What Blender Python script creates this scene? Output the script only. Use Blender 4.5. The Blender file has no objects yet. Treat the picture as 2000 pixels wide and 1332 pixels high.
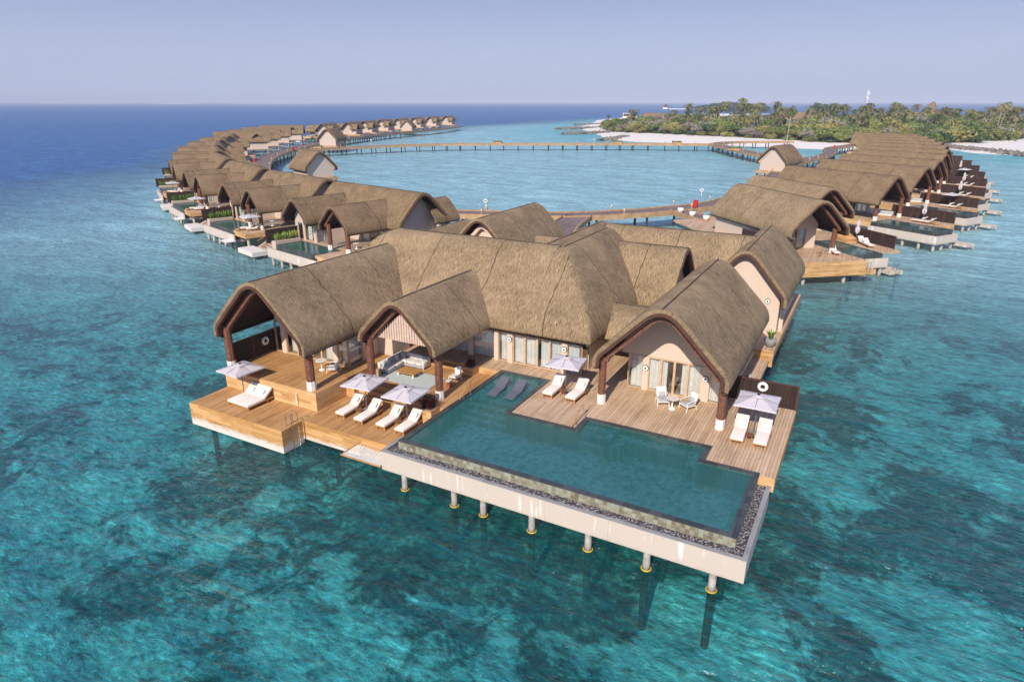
import bpy, bmesh, math, random
from mathutils import Vector, Matrix, noise
R = math.radians
C = bpy.context.scene
COL = C.collection
rnd = random.Random(7)

# ---------------------------------------------------------------- camera, sky, sun, exposure
cd = bpy.data.cameras.new("camera"); cam = bpy.data.objects.new("camera", cd); COL.objects.link(cam)
cam.location = (0, 0, 20); cam.rotation_euler = (R(90) - math.atan(466.5 / 1285), 0, R(28.6))
cd.sensor_width = 36; cd.lens = 36 * 1285 / 2000; cd.clip_start = .5; cd.clip_end = 60000
C.camera = cam
SUN_EL, SUN_ROT = 36.0, 174.5
w = bpy.data.worlds.new("World"); C.world = w; w.use_nodes = True
wn = w.node_tree; bg = wn.nodes['Background']
sky = wn.nodes.new('ShaderNodeTexSky'); sky.sky_type = 'NISHITA'; sky.sun_disc = False
sky.sun_elevation = R(SUN_EL); sky.sun_rotation = R(SUN_ROT); sky.dust_density = 2.5; sky.ozone_density = 3.5; sky.air_density = 1.0
hs = wn.nodes.new('ShaderNodeMix'); hs.data_type = 'RGBA'; hs.inputs[0].default_value = .82
wg = wn.nodes.new('ShaderNodeTexCoord'); wz = wn.nodes.new('ShaderNodeSeparateXYZ'); wr = wn.nodes.new('ShaderNodeValToRGB'); wx = wn.nodes.new('ShaderNodeVectorMath'); wx.operation = 'SCALE'; wx.inputs[3].default_value = 8
wn.links.new(wg.outputs['Generated'], wz.inputs[0]); wn.links.new(wz.outputs[2], wr.inputs[0]); wn.links.new(wr.outputs[0], wx.inputs[0])
we = wr.color_ramp.elements; we.new(.06); we.new(.14); we.new(.4)      # pale sea haze at the horizon, clearer lavender blue above
for e_, (p_, c_) in zip(we, ((0., (.49, .55, .755)), (.06, (.435, .49, .70)), (.14, (.31, .352, .575)), (.4, (.22, .275, .55)), (1., (.18, .25, .56)))): e_.position = p_; e_.color = (*c_, 1)
wc = wn.nodes.new('ShaderNodeTexNoise'); wm = wn.nodes.new('ShaderNodeMapping'); wm.inputs['Scale'].default_value = (5, 5, 26); wc.inputs['Detail'].default_value = 5; wc.inputs['Roughness'].default_value = .6
wn.links.new(wg.outputs['Generated'], wm.inputs[0]); wn.links.new(wm.outputs[0], wc.inputs['Vector'])
wq = wn.nodes.new('ShaderNodeMapRange'); wq.inputs[1].default_value = .5; wq.inputs[2].default_value = .8; wq.inputs[3].default_value = 8; wq.inputs[4].default_value = 8.35; wn.links.new(wc.outputs['Fac'], wq.inputs[0]); wn.links.new(wq.outputs[0], wx.inputs[3])
wn.links.new(sky.outputs[0], hs.inputs[6]); wn.links.new(wx.outputs[0], hs.inputs[7]); wn.links.new(hs.outputs[2], bg.inputs[0]); bg.inputs[1].default_value = .115
sd = bpy.data.lights.new("sun", 'SUN'); sun = bpy.data.objects.new("sun", sd); COL.objects.link(sun)
sd.energy = 3.9; sd.angle = R(.55); sd.color = (1, .9, .76)
az = R(90 - SUN_ROT); ce = math.cos(R(SUN_EL))
sun.rotation_euler = Vector((ce * math.cos(az), ce * math.sin(az), math.sin(R(SUN_EL)))).to_track_quat('Z', 'Y').to_euler()
C.view_settings.view_transform = 'Standard'; C.view_settings.look = 'None'; C.view_settings.exposure = .29; C.view_settings.gamma = 1
C.render.engine = 'CYCLES'; C.cycles.use_denoising = True
C.cycles.max_bounces = 8; C.cycles.transparent_max_bounces = 12; C.cycles.diffuse_bounces = 3; C.cycles.glossy_bounces = 3
C.cycles.caustics_reflective = False; C.cycles.caustics_refractive = False
C.cycles.sample_clamp_indirect = 4

# ---------------------------------------------------------------- materials
class NT:
    def __init__(s, name):
        s.m = bpy.data.materials.new(name); s.m.use_nodes = True; s.t = s.m.node_tree; s.n = s.t.nodes
        s.b = s.n['Principled BSDF']; s.out = s.n['Material Output']
    def N(s, ty, **k):
        n = s.n.new('ShaderNode' + ty)
        for a, v in k.items(): setattr(n, a, v)
        return n
    def L(s, a, b): s.t.links.new(a, b)
    def val(s, x, sock):
        if hasattr(x, 'is_linked') or hasattr(x, 'links'): s.L(x, sock)
        else: sock.default_value = x
    def math(s, op, a, b=0., c=None):
        n = s.N('Math', operation=op); s.val(a, n.inputs[0]); s.val(b, n.inputs[1])
        if c is not None: s.val(c, n.inputs[2])
        return n.outputs[0]
    def mix(s, f, a, b, bt='MIX'):
        n = s.N('Mix', data_type='RGBA', blend_type=bt); s.val(f, n.inputs[0])
        for x, i in ((a, 6), (b, 7)):
            if isinstance(x, tuple): n.inputs[i].default_value = (*x[:3], 1)
            else: s.L(x, n.inputs[i])
        return n.outputs[2]
    def coord(s, kind='Object', scale=None):
        o = s.N('TexCoord').outputs[kind] if kind != 'World' else s.N('NewGeometry').outputs['Position']
        if scale is None: return o
        mp = s.N('Mapping'); mp.inputs['Scale'].default_value = scale; s.L(o, mp.inputs[0]); return mp.outputs[0]
    def noise(s, co, scale=1., detail=4., rough=.55, dist=0.):
        n = s.N('TexNoise'); s.L(co, n.inputs['Vector']); n.inputs['Scale'].default_value = scale
        n.inputs['Detail'].default_value = detail; n.inputs['Roughness'].default_value = rough; n.inputs['Distortion'].default_value = dist
        return n.outputs['Fac']
    def ramp(s, f, *st):
        n = s.N('ValToRGB'); e = n.color_ramp.elements
        while len(e) < len(st): e.new(.5)
        for i, (p, c) in enumerate(st):
            e[i].position = p; e[i].color = (*c[:3], 1) if isinstance(c, tuple) else (c, c, c, 1)
        s.L(f, n.inputs[0]); return n.outputs[0]
    def bump(s, h, strength=.3, dist=.02):
        n = s.N('Bump'); n.inputs['Strength'].default_value = strength; n.inputs['Distance'].default_value = dist
        s.L(h, n.inputs['Height']); return n.outputs[0]
    def sep(s, co):
        n = s.N('SeparateXYZ'); s.L(co, n.inputs[0]); return n.outputs
    def fin(s, col, rough=.7, bump=None, spec=.3):
        if isinstance(col, tuple): s.b.inputs['Base Color'].default_value = (*col[:3], 1)
        else: s.L(col, s.b.inputs['Base Color'])
        s.val(rough, s.b.inputs['Roughness']); s.b.inputs['Specular IOR Level'].default_value = spec
        if bump is not None: s.L(bump, s.b.inputs['Normal'])
        return s.m

def plain(name, col, rough=.7, var=.25, scale=3., bump=0., spec=.3, metal=0.):
    s = NT(name); co = s.coord(); f = s.noise(co, scale, 5)
    c = s.ramp(f, (.3, tuple(x * (1 - var) for x in col)), (.7, tuple(min(1, x * (1 + var)) for x in col)))
    s.b.inputs['Metallic'].default_value = metal
    return s.fin(c, rough, s.bump(s.noise(co, scale * 9, 3), bump, .01) if bump else None, spec)

def thatch(name, dark, light, seam=5.3):
    s = NT(name); uv = s.coord('UV'); u, v, _ = s.sep(uv)
    wob = s.noise(uv, .35, 3)
    st = s.N('Mapping'); st.inputs['Scale'].default_value = (20, 1.7, 1); s.L(uv, st.inputs[0])
    f1 = s.noise(st.outputs[0], 1, 5, .6, .25)
    st2 = s.N('Mapping'); st2.inputs['Scale'].default_value = (46, 3.6, 1); st2.inputs['Rotation'].default_value = (0, 0, .12); s.L(uv, st2.inputs[0])
    f2 = s.noise(st2.outputs[0], 1, 3, .6, .2)
    f3 = s.noise(uv, .55, 5, .6)
    f = s.math('ADD', s.math('MULTIPLY', f1, .5), s.math('MULTIPLY', f2, .5))
    mid = tuple((a + b) / 2 for a, b in zip(dark, light))
    c = s.ramp(f, (.36, dark), (.5, mid), (.62, light))
    c = s.mix(s.math('MULTIPLY', s.ramp(f3, (.42, 0.), (.72, 1.)), .34), c, tuple(x * .62 for x in dark))
    c = s.mix(s.math('MULTIPLY', s.ramp(s.noise(uv, .23, 3), (.45, 0.), (.7, 1.)), .3), c, tuple(min(1, x * 1.12) for x in light))
    us = s.math('ADD', s.math('DIVIDE', u, seam), s.math('MULTIPLY', wob, .12))
    sm = s.math('COMPARE', s.math('FRACT', us), .5, .0055)
    c = s.mix(s.math('MULTIPLY', sm, .75), c, tuple(x * .25 for x in dark))
    h = s.math('SUBTRACT', f, s.math('MULTIPLY', sm, .3))
    return s.fin(c, .95, s.bump(h, .9, .10), .1)

def planks(name, cols, axis=0, wid=.14, gap=.05, rough=.75, along=None, end=2.6, salt=False, var=.35):
    """boards side by side along `axis` (0 x, 1 y, 2 z), grain along `along`"""
    s = NT(name); co = s.coord('World'); xyz = s.sep(co)
    along = (1 if axis == 0 else 0) if along is None else along
    q = s.math('DIVIDE', xyz[axis], wid); i = s.math('FLOOR', q); fr = s.math('FRACT', q)
    if along == 3: al = s.math('ADD', xyz[0], xyz[1])
    else: al = xyz[along]
    off = s.math('MULTIPLY', s.math('FRACT', s.math('MULTIPLY', i, .382)), end)
    j = s.math('FLOOR', s.math('DIVIDE', s.math('ADD', al, off), end))
    wnz = s.N('TexWhiteNoise', noise_dimensions='2D'); cb = s.N('CombineXYZ'); s.L(i, cb.inputs[0]); s.L(j, cb.inputs[1]); s.L(cb.outputs[0], wnz.inputs['Vector'])
    sc = [9., 9., 9.]
    if along == 3: sc = [1.2, 1.2, 14]
    else: sc[along] = .7; sc[axis] = 22
    g = s.noise(s.coord('World', tuple(sc)), 1, 5, .6)
    big = s.noise(co, .5, 4, .6)
    f = s.math('ADD', s.math('MULTIPLY', wnz.outputs[0], var), s.math('ADD', s.math('MULTIPLY', g, .5), s.math('MULTIPLY', big, .55)))
    c = s.ramp(f, (.38, cols[0]), (.68, cols[1]), (1.0, cols[2]))
    if salt:
        e = s.math('SUBTRACT', xyz[2], s.math('MULTIPLY', s.noise(s.coord('World', (1.5, 1.5, 5)), 1, 5), .75))
        c = s.mix(s.ramp(s.math('MULTIPLY', e, 1.2), (.0, 1.), (.42, 0.)), c, (.74, .68, .62))
    gp = s.math('LESS_THAN', fr, gap)
    c = s.mix(s.math('MULTIPLY', gp, .82), c, (.03, .018, .01))
    return s.fin(c, rough, s.bump(s.math('SUBTRACT', s.math('MULTIPLY', g, .3), gp), .35, .012), .25)

def glass(name, tint=(.93, .96, .96)):
    s = NT(name); s.n.remove(s.b)
    tr = s.N('BsdfTransparent'); tr.inputs[0].default_value = (*tint, 1)
    gl = s.N('BsdfGlossy'); gl.inputs['Roughness'].default_value = .02; gl.inputs[0].default_value = (.9, .95, 1, 1)
    fr = s.N('LayerWeight'); fr.inputs[0].default_value = .5; ff = s.math('MULTIPLY', s.math('POWER', fr.outputs['Facing'], 3.), .7)
    mx = s.N('MixShader'); s.L(s.math('ADD', ff, .22), mx.inputs[0]); s.L(tr.outputs[0], mx.inputs[1]); s.L(gl.outputs[0], mx.inputs[2])
    s.L(mx.outputs[0], s.out.inputs[0]); return s.m

def poolwater(name):
    s = NT(name); s.n.remove(s.b); co = s.coord('World')
    h = s.math('ADD', s.noise(co, 1.6, 3, .5, .6), s.math('MULTIPLY', s.noise(co, 6, 2), .25)); nb = s.bump(h, .22, .12)
    tr = s.N('BsdfTransparent'); tr.inputs[0].default_value = (.70, .98, .95, 1)
    df = s.N('BsdfDiffuse'); df.inputs[0].default_value = (.13, .52, .48, 1)
    gl = s.N('BsdfGlossy'); gl.inputs['Roughness'].default_value = .03; s.L(nb, gl.inputs['Normal'])
    fr = s.N('Fresnel'); fr.inputs[0].default_value = 1.33; s.L(nb, fr.inputs['Normal'])
    m1 = s.N('MixShader'); m1.inputs[0].default_value = .2; s.L(tr.outputs[0], m1.inputs[1]); s.L(df.outputs[0], m1.inputs[2])
    m2 = s.N('MixShader'); s.L(fr.outputs[0], m2.inputs[0]); s.L(m1.outputs[0], m2.inputs[1]); s.L(gl.outputs[0], m2.inputs[2])
    s.L(m2.outputs[0], s.out.inputs[0]); return s.m

def tiles(name, size, cols, grout=(.05, .06, .05), rough=.5, axes=(0, 1)):
    s = NT(name); co = s.coord('World'); xyz = s.sep(co)
    a = s.math('DIVIDE', s.math('ADD', xyz[0], xyz[1]) if axes[0] == 3 else xyz[axes[0]], size); b = s.math('DIVIDE', xyz[axes[1]], size)
    wnz = s.N('TexWhiteNoise', noise_dimensions='2D'); cb = s.N('CombineXYZ')
    s.L(s.math('FLOOR', a), cb.inputs[0]); s.L(s.math('FLOOR', b), cb.inputs[1]); s.L(cb.outputs[0], wnz.inputs['Vector'])
    f = s.math('ADD', s.math('MULTIPLY', wnz.outputs[0], .62), s.math('MULTIPLY', s.noise(co, 1.3, 5, .7), .62)); f = s.math('SUBTRACT', f, .04)
    n = len(cols); c = s.ramp(f, *[(.12 + .8 * i / (n - 1), cols[i]) for i in range(n)])
    g = s.math('MAXIMUM', s.math('LESS_THAN', s.math('FRACT', a), .05), s.math('LESS_THAN', s.math('FRACT', b), .05))
    return s.fin(s.mix(s.math('MULTIPLY', g, .6), c, grout), rough, None, .4)

def gravel(name):
    s = NT(name); co = s.coord('World'); v = s.N('TexVoronoi'); v.inputs['Scale'].default_value = 13; s.L(co, v.inputs['Vector'])
    c = s.ramp(s.sep(v.outputs['Color'])[0], (.1, (.05, .045, .05)), (.6, (.2, .19, .2)), (1., (.55, .52, .52)))
    c = s.mix(s.ramp(v.outputs['Distance'], (.35, 0.), (.75, .9)), c, (.015, .012, .015))
    return s.fin(c, .8, s.bump(v.outputs['Distance'], -.8, .05))

def leafy(name, cols, tr=.25):
    s = NT(name); co = s.coord(); oi = s.N('ObjectInfo')
    f = s.math('ADD', s.math('MULTIPLY', s.noise(co, .45, 3), .7), s.math('MULTIPLY', oi.outputs['Random'], .35))
    f = s.math('ADD', f, s.math('MULTIPLY', s.noise(co, 3., 2), .2))
    n = len(cols); c = s.ramp(f, *[(.3 + .55 * i / (n - 1), cols[i]) for i in range(n)])
    s.fin(c, .6, None, .25)
    t = s.N('BsdfTranslucent'); s.L(c, t.inputs[0]); mx = s.N('MixShader'); mx.inputs[0].default_value = tr
    s.L(s.b.outputs[0], mx.inputs[1]); s.L(t.outputs[0], mx.inputs[2]); s.L(mx.outputs[0], s.out.inputs[0]); return s.m

def stucco(name, col):
    s = NT(name); co = s.coord('World')
    big = s.noise(co, .6, 4); st = s.noise(s.coord('World', (5., 5., .35)), 1, 4)
    c = s.mix(s.math('MULTIPLY', s.ramp(big, (.35, 0.), (.75, 1.)), .14), col, tuple(x * .75 for x in col))
    c = s.mix(s.math('MULTIPLY', s.ramp(st, (.64, 0.), (.74, 1.)), .45), c, tuple(min(1, x * 1.25) for x in col))
    return s.fin(c, .85, s.bump(s.noise(co, 40, 3), .15, .01), .2)

M = {}
M['thatch'] = thatch('thatch', (.08, .054, .031), (.53, .39, .235))
M['thatch_far'] = thatch('thatch_weathered', (.06, .04, .024), (.41, .29, .17), 6.1)
M['ridge'] = plain('ridge_shade_straw', (.075, .055, .038), .95, .3, 6)  # dark tone imitates the shaded line along a ridge
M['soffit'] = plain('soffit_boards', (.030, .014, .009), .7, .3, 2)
M['trim'] = plain('roof_trim_timber', (.10, .046, .032), .6, .25, 2, .1)
M['redwood'] = plain('red_timber', (.175, .075, .048), .7, .4, 6, .3)
M['marble'] = plain('white_marble', (.8, .76, .72), .4, .08, 3)
M['stucco'] = stucco('stucco', (.69, .55, .45))
M['stucco_far'] = stucco('stucco_far', (.60, .49, .42))
def fasciamat():
    s = NT('pool_fascia'); co = s.coord('World'); xyz = s.sep(co); col = (.62, .535, .465)
    big = s.noise(co, .5, 4); c = s.mix(s.math('MULTIPLY', s.ramp(big, (.35, 0.), (.7, 1.)), .2), col, (.47, .41, .36))
    d1 = s.noise(s.coord('World', (3.2, 3.2, .16)), 1, 5, .65); d2 = s.noise(co, .35, 2)
    c = s.mix(s.math('MULTIPLY', s.ramp(d1, (.575, 0.), (.63, 1.)), s.ramp(d2, (.48, 0.), (.56, .75))), c, (.9, .86, .82))
    jt = s.math('LESS_THAN', s.math('FRACT', s.math('DIVIDE', s.math('ADD', xyz[0], xyz[1]), 3.17)), .006); c = s.mix(s.math('MULTIPLY', jt, .4), c, (.25, .22, .2))
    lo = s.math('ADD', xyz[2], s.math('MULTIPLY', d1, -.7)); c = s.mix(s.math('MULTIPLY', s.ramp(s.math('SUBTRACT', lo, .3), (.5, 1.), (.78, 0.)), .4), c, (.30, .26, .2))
    return s.fin(c, .8, s.bump(s.noise(co, 30, 3), .12, .01), .2)
M['fascia'] = fasciamat()
M['deck'] = planks('weathered_deck', ((.34, .22, .13), (.59, .41, .265), (.74, .55, .39)), 0, .17, .09, end=3.6, var=.24)
M['deck_warm'] = planks('warm_deck', ((.31, .15, .05), (.53, .29, .115), (.66, .42, .21)), 0, .16, .09, end=3.6, var=.24)
M['riser'] = planks('riser_boards', ((.35, .185, .07), (.59, .35, .15), (.73, .49, .26)), 2, .2, .03, along=3, salt=False)
M['riser_salt'] = planks('salted_boards', ((.34, .165, .05), (.60, .33, .12), (.75, .47, .22)), 2, .2, .03, along=3, salt=True)
M['jetty'] = planks('jetty_boards', ((.13, .095, .085), (.21, .155, .14), (.28, .21, .19)), 0, .2, .05)
M['kerb'] = plain('jetty_kerb', (.45, .29, .16), .75, .25, .8)
M['weathered'] = plain('weathered_timber', (.56, .49, .40), .85, .3, 3)
M['glass'] = glass('glass')
M['railglass'] = glass('rail_glass', (.82, .9, .9))
M['poolwater'] = poolwater('pool_water')
M['coping'] = tiles('dark_coping', .6, ((.03, .04, .04), (.055, .065, .066), (.085, .095, .095)), (.02, .025, .025), .35)
M['pooltile'] = tiles('pool_tile', .24, ((.05, .075, .065), (.32, .42, .36), (.48, .61, .52), (.66, .78, .64)))
M['steptile'] = tiles('dark_step_tile', .24, ((.08, .12, .10), (.22, .29, .24), (.29, .37, .30), (.36, .43, .34)))
M['walltile'] = tiles('wall_tile', .2, ((.13, .095, .065), (.22, .20, .14), (.29, .29, .22), (.35, .37, .30)), (.2, .2, .17), .5, (3, 2))
M['stone'] = plain('grey_ledge_stone', (.30, .295, .29), .7, .15, 1.2)
M['gravel'] = gravel('gravel')
def pilemat(name, col):
    s = NT(name); co = s.coord('World'); z = s.sep(co)[2]; n = s.noise(co, 3, 5)
    c = s.ramp(n, (.3, tuple(x * .6 for x in col)), (.7, tuple(min(1, x * 1.3) for x in col)))
    e = s.math('SUBTRACT', z, s.math('MULTIPLY', n, .5)); c = s.mix(s.ramp(s.math('ADD', s.math('MULTIPLY', e, .8), .3), (.0, 1.), (.35, 0.)), c, (.045, .032, .02))
    return s.fin(c, .9, s.bump(s.noise(co, 25, 3), .4, .01), .2)
M['pile'] = pilemat('concrete_pile', (.48, .44, .41))
M['pile_dark'] = pilemat('weathered_pile', (.075, .062, .055))
M['yellow'] = plain('yellow_foam', (.62, .42, .04), .6, .15)
M['darkwood'] = planks('dark_fence_boards', ((.016, .009, .008), (.035, .021, .018), (.06, .038, .032)), 0, .11, .1, along=2)
M['dark_far'] = plain('dark_fence', (.045, .028, .025), .7, .3, 2)
M['lattice'] = plain('dark_lattice', (.06, .035, .03), .7, .3, 5)
M['frame'] = plain('pale_door_frame', (.60, .42, .27), .55, .12)
M['curtain'] = plain('white_curtain', (.82, .82, .8), .9, .06)
M['cushion'] = plain('ivory_fabric', (.72, .66, .62), .95, .06, 6)
M['canopy'] = plain('canopy_fabric', (.585, .545, .575), .9, .05, 4)
M['pale_blue'] = plain('pale_blue_fabric', (.62, .72, .74), .95, .1, 6)
M['grey_fabric'] = plain('grey_fabric', (.42, .43, .47), .95, .12, 6)
M['slate'] = plain('slate_fabric', (.115, .122, .15), .85, .1, 4)
M['teak'] = plain('teak', (.46, .24, .08), .6, .3, 7)
M['teak_dark'] = plain('dark_teak', (.20, .09, .04), .6, .3, 7)
M['white'] = plain('white_paint', (.85, .83, .8), .5, .05)
M['steel'] = plain('steel', (.6, .6, .6), .25, .1, 3, metal=1.)
M['pole'] = plain('grey_pole', (.14, .14, .17), .5, .1)
M['black'] = plain('black_plastic', (.012, .012, .012), .5, .1)
M['floor_dark'] = plain('interior_floor', (.34, .27, .21), .6, .1)
M['red'] = plain('red_paint', (.55, .02, .02), .5, .1)
M['brick'] = plain('terracotta_glaze', (.28, .07, .045), .5, .15)
M['rug'] = plain('pale_rug', (.50, .56, .56), .95, .08, 8)
M['rope'] = plain('white_rope', (.8, .77, .72), .9, .1)
M['log'] = plain('log_wood', (.42, .32, .22), .8, .35, 9, .4)
M['slats'] = plain('pink_slats', (.60, .46, .38), .8, .1)
M['purple_leaf'] = leafy('purple_grass', ((.03, .008, .01), (.07, .02, .025), (.12, .045, .05)))
M['green_leaf'] = leafy('green_blade', ((.07, .14, .02), (.17, .30, .05), (.36, .46, .10)))
M['plum'] = plain('lilac_fabric', (.55, .42, .62), .9, .1)

def hx(a):
    m = plain('foliage_bark_%d' % len(M), a, .9, .3, 4); return m
M['bark'] = hx((.17, .13, .10)); M['palm_bark'] = hx((.36, .31, .26))
M['leaf0'] = leafy('leaf_green', ((.05, .09, .025), (.13, .20, .05), (.23, .29, .08), (.34, .37, .12)))
M['leaf1'] = leafy('leaf_olive', ((.09, .10, .035), (.22, .23, .07), (.34, .33, .11), (.44, .40, .16)))
M['leaf2'] = leafy('leaf_grey', ((.15, .13, .10), (.30, .265, .225), (.40, .36, .31), (.33, .32, .19)))
M['leaf3'] = leafy('leaf_dark', ((.03, .06, .025), (.08, .135, .05), (.14, .20, .07), (.21, .25, .09)))
M['palm0'] = leafy('palm_frond', ((.04, .065, .03), (.12, .155, .06), (.24, .25, .10), (.40, .36, .18)), .3)
M['palm1'] = leafy('palm_dry_frond', ((.10, .08, .04), (.19, .16, .08), (.30, .26, .15), (.20, .22, .08)), .3)
M['sand'] = plain('sand', (.78, .73, .66), .95, .06, .15)
M['rock'] = plain('rock', (.20, .18, .165), .95, .45, .6, .5)
M['foliage_stuff'] = leafy('far_wood', ((.02, .035, .018), (.05, .075, .03), (.09, .11, .05)))

# ---------------------------------------------------------------- mesh helpers
class MB:
    def __init__(s): s.v = []; s.f = []; s.uv = {}
    def add(s, pts): i = len(s.v); s.v.extend(tuple(p) for p in pts); return i
    def quad(s, *p, uv=None):
        i = s.add(p); s.f.append(tuple(range(i, i + len(p))))
        if uv: s.uv[len(s.f) - 1] = uv
        return s
    def box(s, x0, x1, y0, y1, z0, z1):
        i = s.add([(x, y, z) for z in (z0, z1) for y in (y0, y1) for x in (x0, x1)])
        for f in ((0, 2, 3, 1), (4, 5, 7, 6), (0, 1, 5, 4), (2, 6, 7, 3), (0, 4, 6, 2), (1, 3, 7, 5)): s.f.append(tuple(i + k for k in f))
        return s
    def rbox(s, x0, x1, y0, y1, z0, z1, r=.04, n=3):
        """cushion-like box with rounded edges"""
        cx, cy, cz = (x0 + x1) / 2, (y0 + y1) / 2, (z0 + z1) / 2; hx_, hy, hz = (x1 - x0) / 2, (y1 - y0) / 2, (z1 - z0) / 2
        r = min(r, hx_, hy, hz); rows = []
        lat, lon = 2 * n, 4 * (n + 1)
        for a in range(lat + 1):
            th = -math.pi / 2 + math.pi * a / lat; row = []
            for b in range(lon):
                ph = 2 * math.pi * (b + .5) / lon
                d = (math.cos(th) * math.cos(ph), math.cos(th) * math.sin(ph), math.sin(th))
                sg = [1 if t > 0 else -1 for t in d]
                if abs(d[2]) < 1e-6: sg[2] = 1 if a * 2 >= lat else -1
                row.append((cx + sg[0] * (hx_ - r) + d[0] * r, cy + sg[1] * (hy - r) + d[1] * r, cz + sg[2] * (hz - r) + d[2] * r))
            rows.append(row)
        s.gridrows(rows, close=True); s.f.append(tuple(range(len(s.v) - lon, len(s.v)))); st = len(s.v) - lon * (lat + 1); s.f.append(tuple(range(st + lon - 1, st - 1, -1)))
        return s
    def gridrows(s, rows, close=False):
        n = len(rows[0]); i = s.add([p for r in rows for p in r])
        for a in range(len(rows) - 1):
            for b in range(n if close else n - 1):
                c = (b + 1) % n; s.f.append((i + a * n + b, i + a * n + c, i + (a + 1) * n + c, i + (a + 1) * n + b))
        return s
    def split(s, name, mat, parent):
        """one object for every box collected so far"""
        for k in range(0, len(s.v), 8):
            m = MB(); m.v = s.v[k:k + 8]; m.f = [tuple(i - k for i in f) for f in s.f if k <= f[0] < k + 8]; m.build(name, mat, parent)
    def prism(s, poly, z0, z1):
        n = len(poly); i = s.add([(x, y, z0) for x, y in poly] + [(x, y, z1) for x, y in poly])
        s.f.append(tuple(range(i + n - 1, i - 1, -1))); s.f.append(tuple(range(i + n, i + 2 * n)))
        for k in range(n): s.f.append((i + k, i + (k + 1) % n, i + n + (k + 1) % n, i + n + k))
        return s
    def prism_on(s, poly, a0, a1, axis, c=0.):
        """poly in (lateral, z) swept along axis 'X' or 'Y' from a0 to a1"""
        T = (lambda l, z, a: (a, c + l, z)) if axis == 'X' else (lambda l, z, a: (c + l, a, z))
        n = len(poly); i = s.add([T(l, z, a0) for l, z in poly] + [T(l, z, a1) for l, z in poly])
        s.f.append(tuple(range(i + n - 1, i - 1, -1))); s.f.append(tuple(range(i + n, i + 2 * n)))
        for k in range(n): s.f.append((i + k, i + (k + 1) % n, i + n + (k + 1) % n, i + n + k))
        return s
    def tube(s, pts, r, n=8, caps=True):
        pts = [Vector(p) for p in pts]; rr = r if isinstance(r, (list, tuple)) else [r] * len(pts); rows = []
        up = Vector((0, 0, 1))
        for k, p in enumerate(pts):
            d = (pts[min(k + 1, len(pts) - 1)] - pts[max(k - 1, 0)]).normalized()
            a = d.cross(up if abs(d.z) < .95 else Vector((1, 0, 0))).normalized(); b = a.cross(d)
            rows.append([p + (a * math.cos(t) + b * math.sin(t)) * rr[k] for t in [2 * math.pi * q / n for q in range(n)]])
        i = len(s.v); s.gridrows(rows, True)
        if caps: s.f.append(tuple(range(i + n - 1, i - 1, -1))); s.f.append(tuple(range(len(s.v) - n, len(s.v))))
        return s
    def lathe(s, prof, cx=0, cy=0, n=16):
        s.gridrows([[(cx + r * math.cos(2 * math.pi * k / n), cy + r * math.sin(2 * math.pi * k / n), z) for k in range(n)] for r, z in prof], True)
        i = len(s.v); m = len(prof); s.f.append(tuple(range(i - n, i))); s.f.append(tuple(range(i - n * m + n - 1, i - n * m - 1, -1)))
        return s
    def torus(s, c, r0, r1, ax=(0, 1, 0), n=20, m=8):
        q = Vector(ax).to_track_quat('Z', 'Y'); c = Vector(c)
        s.gridrows([[c + q @ Vector(((r0 + r1 * math.cos(b)) * math.cos(a), (r0 + r1 * math.cos(b)) * math.sin(a), r1 * math.sin(b))) for b in [2 * math.pi * k / m for k in range(m)]] for a in [2 * math.pi * k / n for k in range(n + 1)]], True)
        return s
    def disc(s, c, r, ax=(0, 1, 0), h=.03, n=20):
        q = Vector(ax).to_track_quat('Z', 'Y'); c = Vector(c)
        rows = [[c + q @ Vector((r * math.cos(2 * math.pi * k / n), r * math.sin(2 * math.pi * k / n), z)) for k in range(n)] for z in (0, h)]
        i = len(s.v); s.gridrows(rows, True); s.f.append(tuple(range(i, i + n))); s.f.append(tuple(range(i + n, i + 2 * n))); return s
    def blade(s, base, tip, wdt, sag=0.):
        b, t = Vector(base), Vector(tip); d = t - b; a = d.cross(Vector((0, 0, 1)))
        a = (a.normalized() if a.length > 1e-5 else Vector((1, 0, 0))) * wdt / 2; m = b + d * .55 + Vector((0, 0, sag))
        s.quad(b - a * .6, b + a * .6, m + a, m - a); i = len(s.v); s.f.append((i - 1, i - 2, s.add([t]))); return s
    def build(s, name, mat, parent=None, smooth=False, recalc=True):
        me = bpy.data.meshes.new(name)
        o = bpy.data.objects.new(name, me); COL.objects.link(o)
        off = Vector((0, 0, 0))
        if parent is not None:
            o.parent = parent; q = parent
            while q is not None: off += Vector(q.location); q = q.parent
        me.from_pydata([tuple(Vector(v) - off) for v in s.v], [], s.f)
        if s.uv:
            ul = me.uv_layers.new(name='UVMap')
            for fi, p in enumerate(me.polygons):
                if fi in s.uv:
                    for li, u in zip(p.loop_indices, s.uv[fi]): ul.data[li].uv = u
        if recalc:
            bm = bmesh.new(); bm.from_mesh(me); bmesh.ops.recalc_face_normals(bm, faces=bm.faces); bm.to_mesh(me); bm.free()
        if smooth:
            me.polygons.foreach_set('use_smooth', [True] * len(me.polygons))
            if smooth != 'all': me.set_sharp_from_angle(angle=R(40))
        if isinstance(mat, str): mat = M[mat]
        me.materials.append(mat); return o

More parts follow.
